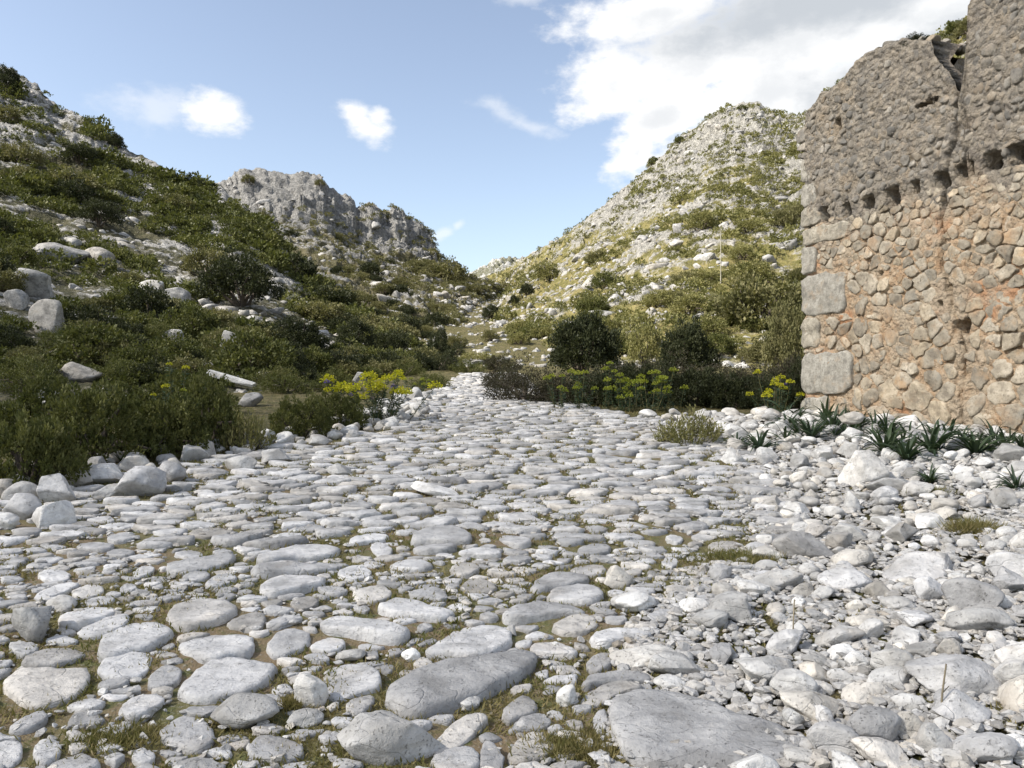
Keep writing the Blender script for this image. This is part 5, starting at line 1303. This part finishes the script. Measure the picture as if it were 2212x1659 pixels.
# ---- spurge with yellow heads
def spurge_parts(seed, heads, spread_, height, headr):
    g = np.random.default_rng(seed); L_ = []; tw = []; tops = []
    for i in range(heads):
        b = np.array([*(g.normal(size=2) * spread_ * .35), 0.0]); t = np.array([*(b[:2] * 2.0 + g.normal(size=2) * spread_ * .3), height * g.uniform(.45, 1.05)])
        tw.append(tube([b - np.array([0, 0, .05]), (b + t) / 2 + g.normal(size=3) * .01, t], [.008, .007, .005], 4)); tops.append(t)
        n = 60; f = g.uniform(.10, .97, n); P = b + (t - b) * f[:, None]; A = g.normal(size=(n, 3)); A[:, 2] = np.abs(A[:, 2]) * .4 - .1
        L_.append(leaf_quads(P, A, g.uniform(.06, .10, n), g.uniform(.014, .024, n), g))
    return join(L_), join(tw), tops
def head_mesh(seed, r, mat):
    g = np.random.default_rng(seed); n = 90
    d = g.normal(size=(n, 3)); d[:, 2] = np.abs(d[:, 2]) * .8 - .15; d /= np.linalg.norm(d, axis=1)[:, None]
    P = d * r * g.uniform(.55, 1, n)[:, None]; A = d + g.normal(size=(n, 3)) * .7
    V, F, T = leaf_quads(P, A, r * g.uniform(.25, .42, n), r * g.uniform(.25, .40, n), g)
    return make_mesh('flower_head', V, F, M[mat], tint=T, smooth=False)
heads_y = [head_mesh(i, 1.0, 'flower') for i in range(3)]; heads_g = [head_mesh(10 + i, 1.0, 'flower_green') for i in range(3)]; heads_v = [head_mesh(20 + i, 1.0, 'violet') for i in range(2)]
def spurge(label, u, v, D, heads, spread_, height, headr, hm, seed, violets=0, group='spurges in flower'):
    D -= 0.0; x = (u - CX) / FPX * D; z = drop(x, D)
    o = thing('spurge_plant', label, 'plant', (x, D, z), 0, group)
    (V, F, T), (V2, F2, T2), tops = spurge_parts(seed, heads, spread_, height, headr)
    link('foliage', make_mesh('foliage', V, F, M['leaf_strap'], tint=T, smooth=False), o); link('stems', make_mesh('stems', V2, F2, M['leaf_olive'], tint=T2), o)
    g = np.random.default_rng(seed)
    for t in tops:
        r = headr * g.uniform(.8, 1.2); link('flower_head', hm[int(g.integers(len(hm)))], o, loc=tuple(t), rot=(0, 0, g.uniform(0, 6)), scale=(r, r, r * .85))
    for i in range(violets):
        t = tops[int(g.integers(len(tops)))] + g.normal(size=3) * np.array([.16, .08, .10]); link('violet_flower', heads_v[i % 2], o, loc=tuple(t), scale=(headr * .45,) * 3)
spurge('bright yellow flowering spurge left of the narrowing track', 828, 880, 13.9, 26, 0.62, 0.82, 0.115, heads_y, 1, violets=9)
spurge('yellow flowering spurge beside the wall corner', 1685, 885, 15.2, 13, 0.50, 0.78, 0.085, heads_y, 2, violets=4)
for i, (u, v, hgt, D, nh_) in enumerate([(1212, 850, 1.05, 17.4, 3), (1262, 850, 1.15, 17.2, 4), (1308, 850, 1.32, 17.3, 5), (1340, 850, 1.28, 17.1, 5), (1376, 855, 0.95, 16.9, 4), (1432, 850, 1.25, 17.0, 4), (1402, 870, 0.85, 16.7, 3), (1462, 865, 0.95, 16.7, 3), (1345, 872, 0.70, 16.8, 2)]):
    spurge('yellow green spurge spike in the dark thicket, %s from the left' % ['first', 'second', 'fourth', 'fifth', 'seventh', 'ninth', 'eighth', 'tenth', 'sixth'][i] if i != 2 else 'tallest pair of yellow green spurge spikes in the thicket', u, v, D - 0.9, nh_ + 2, 0.30, hgt * 0.72, 0.080, heads_g, 40 + i, group='spurge spikes in the thicket')
spurge('green spurge beside the yellow one left of the track', 905, 850, 19.5, 6, 0.35, 0.5, 0.06, heads_g, 60)
spurge('few yellow tipped spurge stems in the kerb bushes', 385, 880, 12.0, 4, 0.25, 0.95, 0.05, heads_y, 61)
spurge('single yellow green spurge above the small light bush', 412, 905, 10.8, 2, 0.08, 0.80, 0.05, heads_g, 62)

# ---- strap-leaved plants at the foot of the wall
def strap(seed):
    g = np.random.default_rng(seed); n = 7; t = np.linspace(0, 1, n); bend = g.uniform(.45, 1.15)
    x = t * (0.25 + 0.55 * bend); z = t * (1.0 - 0.35 * bend) - 0.55 * bend * t ** 2.6; wv = 0.034 * (1 - t ** 2.2) + 0.003
    V = np.concatenate([np.column_stack([x, -wv, z + wv * .5]), np.column_stack([x, wv * 0, z]), np.column_stack([x, wv, z + wv * .5])])
    i = np.arange(n - 1); return make_mesh('leaf', V, np.concatenate([np.stack([i, i + 1, i + 1 + n, i + n], -1), np.stack([i + n, i + 1 + n, i + 1 + 2 * n, i + 2 * n], -1)]), M['leaf_strap'])
straps = [strap(i) for i in range(8)]
for i, (u, v, hp, lab) in enumerate([
 (1592, 968, 42, 'small strap-leaved rosette right of the low yellowish bush'), (1640, 978, 58, 'dark strap-leaved rosette behind the white angular rock'), (1702, 945, 50, 'strap-leaved rosette at the corner of the wall'),
 (1752, 962, 62, 'strap-leaved rosette left of the block-shaped boulder'), (1800, 955, 60, 'strap-leaved rosette behind the block-shaped boulder'), (1912, 990, 78, 'large strap-leaved rosette right of the block-shaped boulder'),
 (1958, 1000, 66, 'strap-leaved rosette in front of the small rock pyramid'), (2012, 985, 86, 'tallest strap-leaved rosette below the wall'), (2048, 958, 58, 'strap-leaved rosette against the wall under the crack'),
 (2108, 985, 70, 'dark strap-leaved rosette left of the grey rock by the wall'), (2150, 968, 60, 'strap-leaved rosette nearest the right edge by the wall'), (2008, 1046, 44, 'small strap-leaved rosette in the gravel below the tallest one'),
 (2196, 1062, 52, 'strap-leaved rosette cut by the right edge of the picture'), (1850, 948, 48, 'strap-leaved rosette under the left part of the wall'), (262, 1010, 40, 'single tuft of strap leaves among the left kerb boulders'), (105, 1075, 50, 'strap leaves between two left kerb boulders')]):
    p = at_plane(u, v, 0); hgt = 1.5 * hp / FPX * p[1]; g = np.random.default_rng(800 + i)
    o = thing('rosette_plant', lab, 'plant', (p[0], p[1], Gs(p[0], p[1])), 0, 'strap-leaved rosettes')
    n_ = 34 if i < 14 else 7
    for k in range(n_):
        s = hgt * g.uniform(.75, 1.15); link('leaf', straps[int(g.integers(8))], o, rot=(g.normal(0, .12), g.normal(-.1, .18), 6.283 * k / n_ + g.normal(0, .4)), scale=(s, s * 1.0, s * g.uniform(.7, 1.1)))

g = np.random.default_rng(860)
for i in range(36):
    u = 1690 + 14.6 * i + g.uniform(-10, 10); v = 938 + 0.055 * (u - 1690) + g.uniform(-14, 24)
    p = at_plane(u, v, 0); hgt = g.uniform(45, 80) / FPX * p[1]
    o = thing('rosette_plant', 'low dark strap-leaved tuft in the row along the foot of the wall', 'plant', (p[0], p[1], Gs(p[0], p[1])), 0, 'strap-leaved tufts under the wall')
    for k in range(16):
        s = hgt * g.uniform(.7, 1.15); link('leaf', straps[int(g.integers(8))], o, rot=(g.normal(0, .2), g.normal(-.15, .25), g.uniform(0, 6.3)), scale=(s, s, s * g.uniform(.7, 1.15)))

# ---- grass between the stones and on the verges
g = np.random.default_rng(5); N = 240000
yy = 1.9 + 16 * g.random(N) ** 1.7; xx = g.uniform(-1, 1, N) * (0.70 * yy + 0.4)
xr = rail(yy, XR); xl = rail(yy, XL)
tuft = fbm(np.column_stack([xx, yy, yy * 0]) * 1.5, 3, 9) + 0.6 * fbm(np.column_stack([xx, yy, yy * 0]) * 6, 2, 10)
verge = (yy > 12.5) & (xx > xr + 0.2) & (xx < 3.6)
keep = (((xx < xr + 0.1) & (xx > xl - .3) & (tuft > -0.15)) | (verge & (tuft > -.3)) | ((xx >= xr + .1) & (tuft > 0.42))) & ~((xx > 3.5) & (np.abs(yy - 13) < 0.1))
xx, yy = xx[keep], yy[keep]
P = np.column_stack([xx, yy, G(xx, yy) - 0.004]); n = len(P)
A = g.normal(size=(n, 3)) * np.array([.75, .75, .2]) + np.array([0, 0, .75])
ln = g.uniform(.018, .045, n) * (1 + 0.5 * np.minimum(yy / 10, 1.2)); wd = g.uniform(.003, .006, n) * (1 + 1.4 * np.minimum(yy / 8, 1.5))
V, F, T = leaf_quads(P, A, ln, wd, g)
link('grass', make_mesh('grass', V, F, M['grass'], tint=T, smooth=False), kind='stuff', label='short dry olive grass in the joints between the stones')
def tussock(label, u, v, wpx, n_, hgt, seed):
    p = at_plane(u, v, 0); r = wpx / 2 / FPX * p[1]; g = np.random.default_rng(seed)
    Q = np.column_stack([g.normal(size=n_) * r * .5, g.normal(size=n_) * r * .32, np.zeros(n_)]); A = g.normal(size=(n_, 3)) * np.array([.8, .6, .1]) + np.array([0, 0, .8])
    V, F, T = leaf_quads(Q, A, hgt * g.uniform(.5, 1.2, n_), np.full(n_, .005), g)
    link('grass_tuft', make_mesh('grass_tuft', V, F, M['grass'], tint=T, smooth=False), loc=(p[0], p[1], Gs(p[0], p[1])), label=label, category='grass', group='larger tufts of grass')
for a in [('dry brown grass patch in the middle of the right rubble', 1610, 1215, 170, 2600, .09, 1), ('green brown grass tuft at the right edge of the rubble', 2105, 1150, 90, 1200, .12, 2), ('dry grass beside the huge cracked slab', 1255, 1620, 200, 2400, .05, 3),
          ('grass patch by the bottom left stones', 250, 1600, 200, 1800, .045, 4), ('bright green weed beside the upright leaning stone', 625, 1530, 50, 500, .05, 5), ('brownish grass on the far right verge', 2010, 1070, 90, 900, .10, 6)]:
    tussock(*a)
# ---- dry stalks and the pole on the hill
for (u, v0, v1, lean, lab) in [(1712, 1405, 1300, 4, 'thin dry stalk standing up in the rubble'), (2030, 1560, 1440, 14, 'thin bent dry stem in the front rubble near the right edge')]:
    p = at_plane(u, v0, 0); hgt = (v0 - v1) / FPX * p[1] * 1.05
    V, F = tube([(0, 0, -.03), (lean / FPX * p[1] * .4, 0, hgt * .5), (lean / FPX * p[1], 0, hgt)], [.004, .0035, .003], 6)
    b = tube([(lean / FPX * p[1] * .4, 0, hgt * .5), (lean / FPX * p[1] * .4 + .03, .01, hgt * .6)], [.0025, .0015], 5)
    V, F, _ = join([(V, F), b])
    link('dry_stalk', make_mesh('dry_stalk', V, F, M['stalk']), loc=(p[0], p[1], Gs(p[0], p[1])), label=lab, category='stalk')
h = pick(1557, 612); D = h.y; ph = (612 - 500) / FPX * D
o = thing('utility_pole', 'thin pale post on the sunlit right slope', 'pole', tuple(h))
V, F = tube([(0, 0, -.5), (0, 0, ph)], [.04, .03], 8); link('post', make_mesh('post', V, F, M['pole']), o)
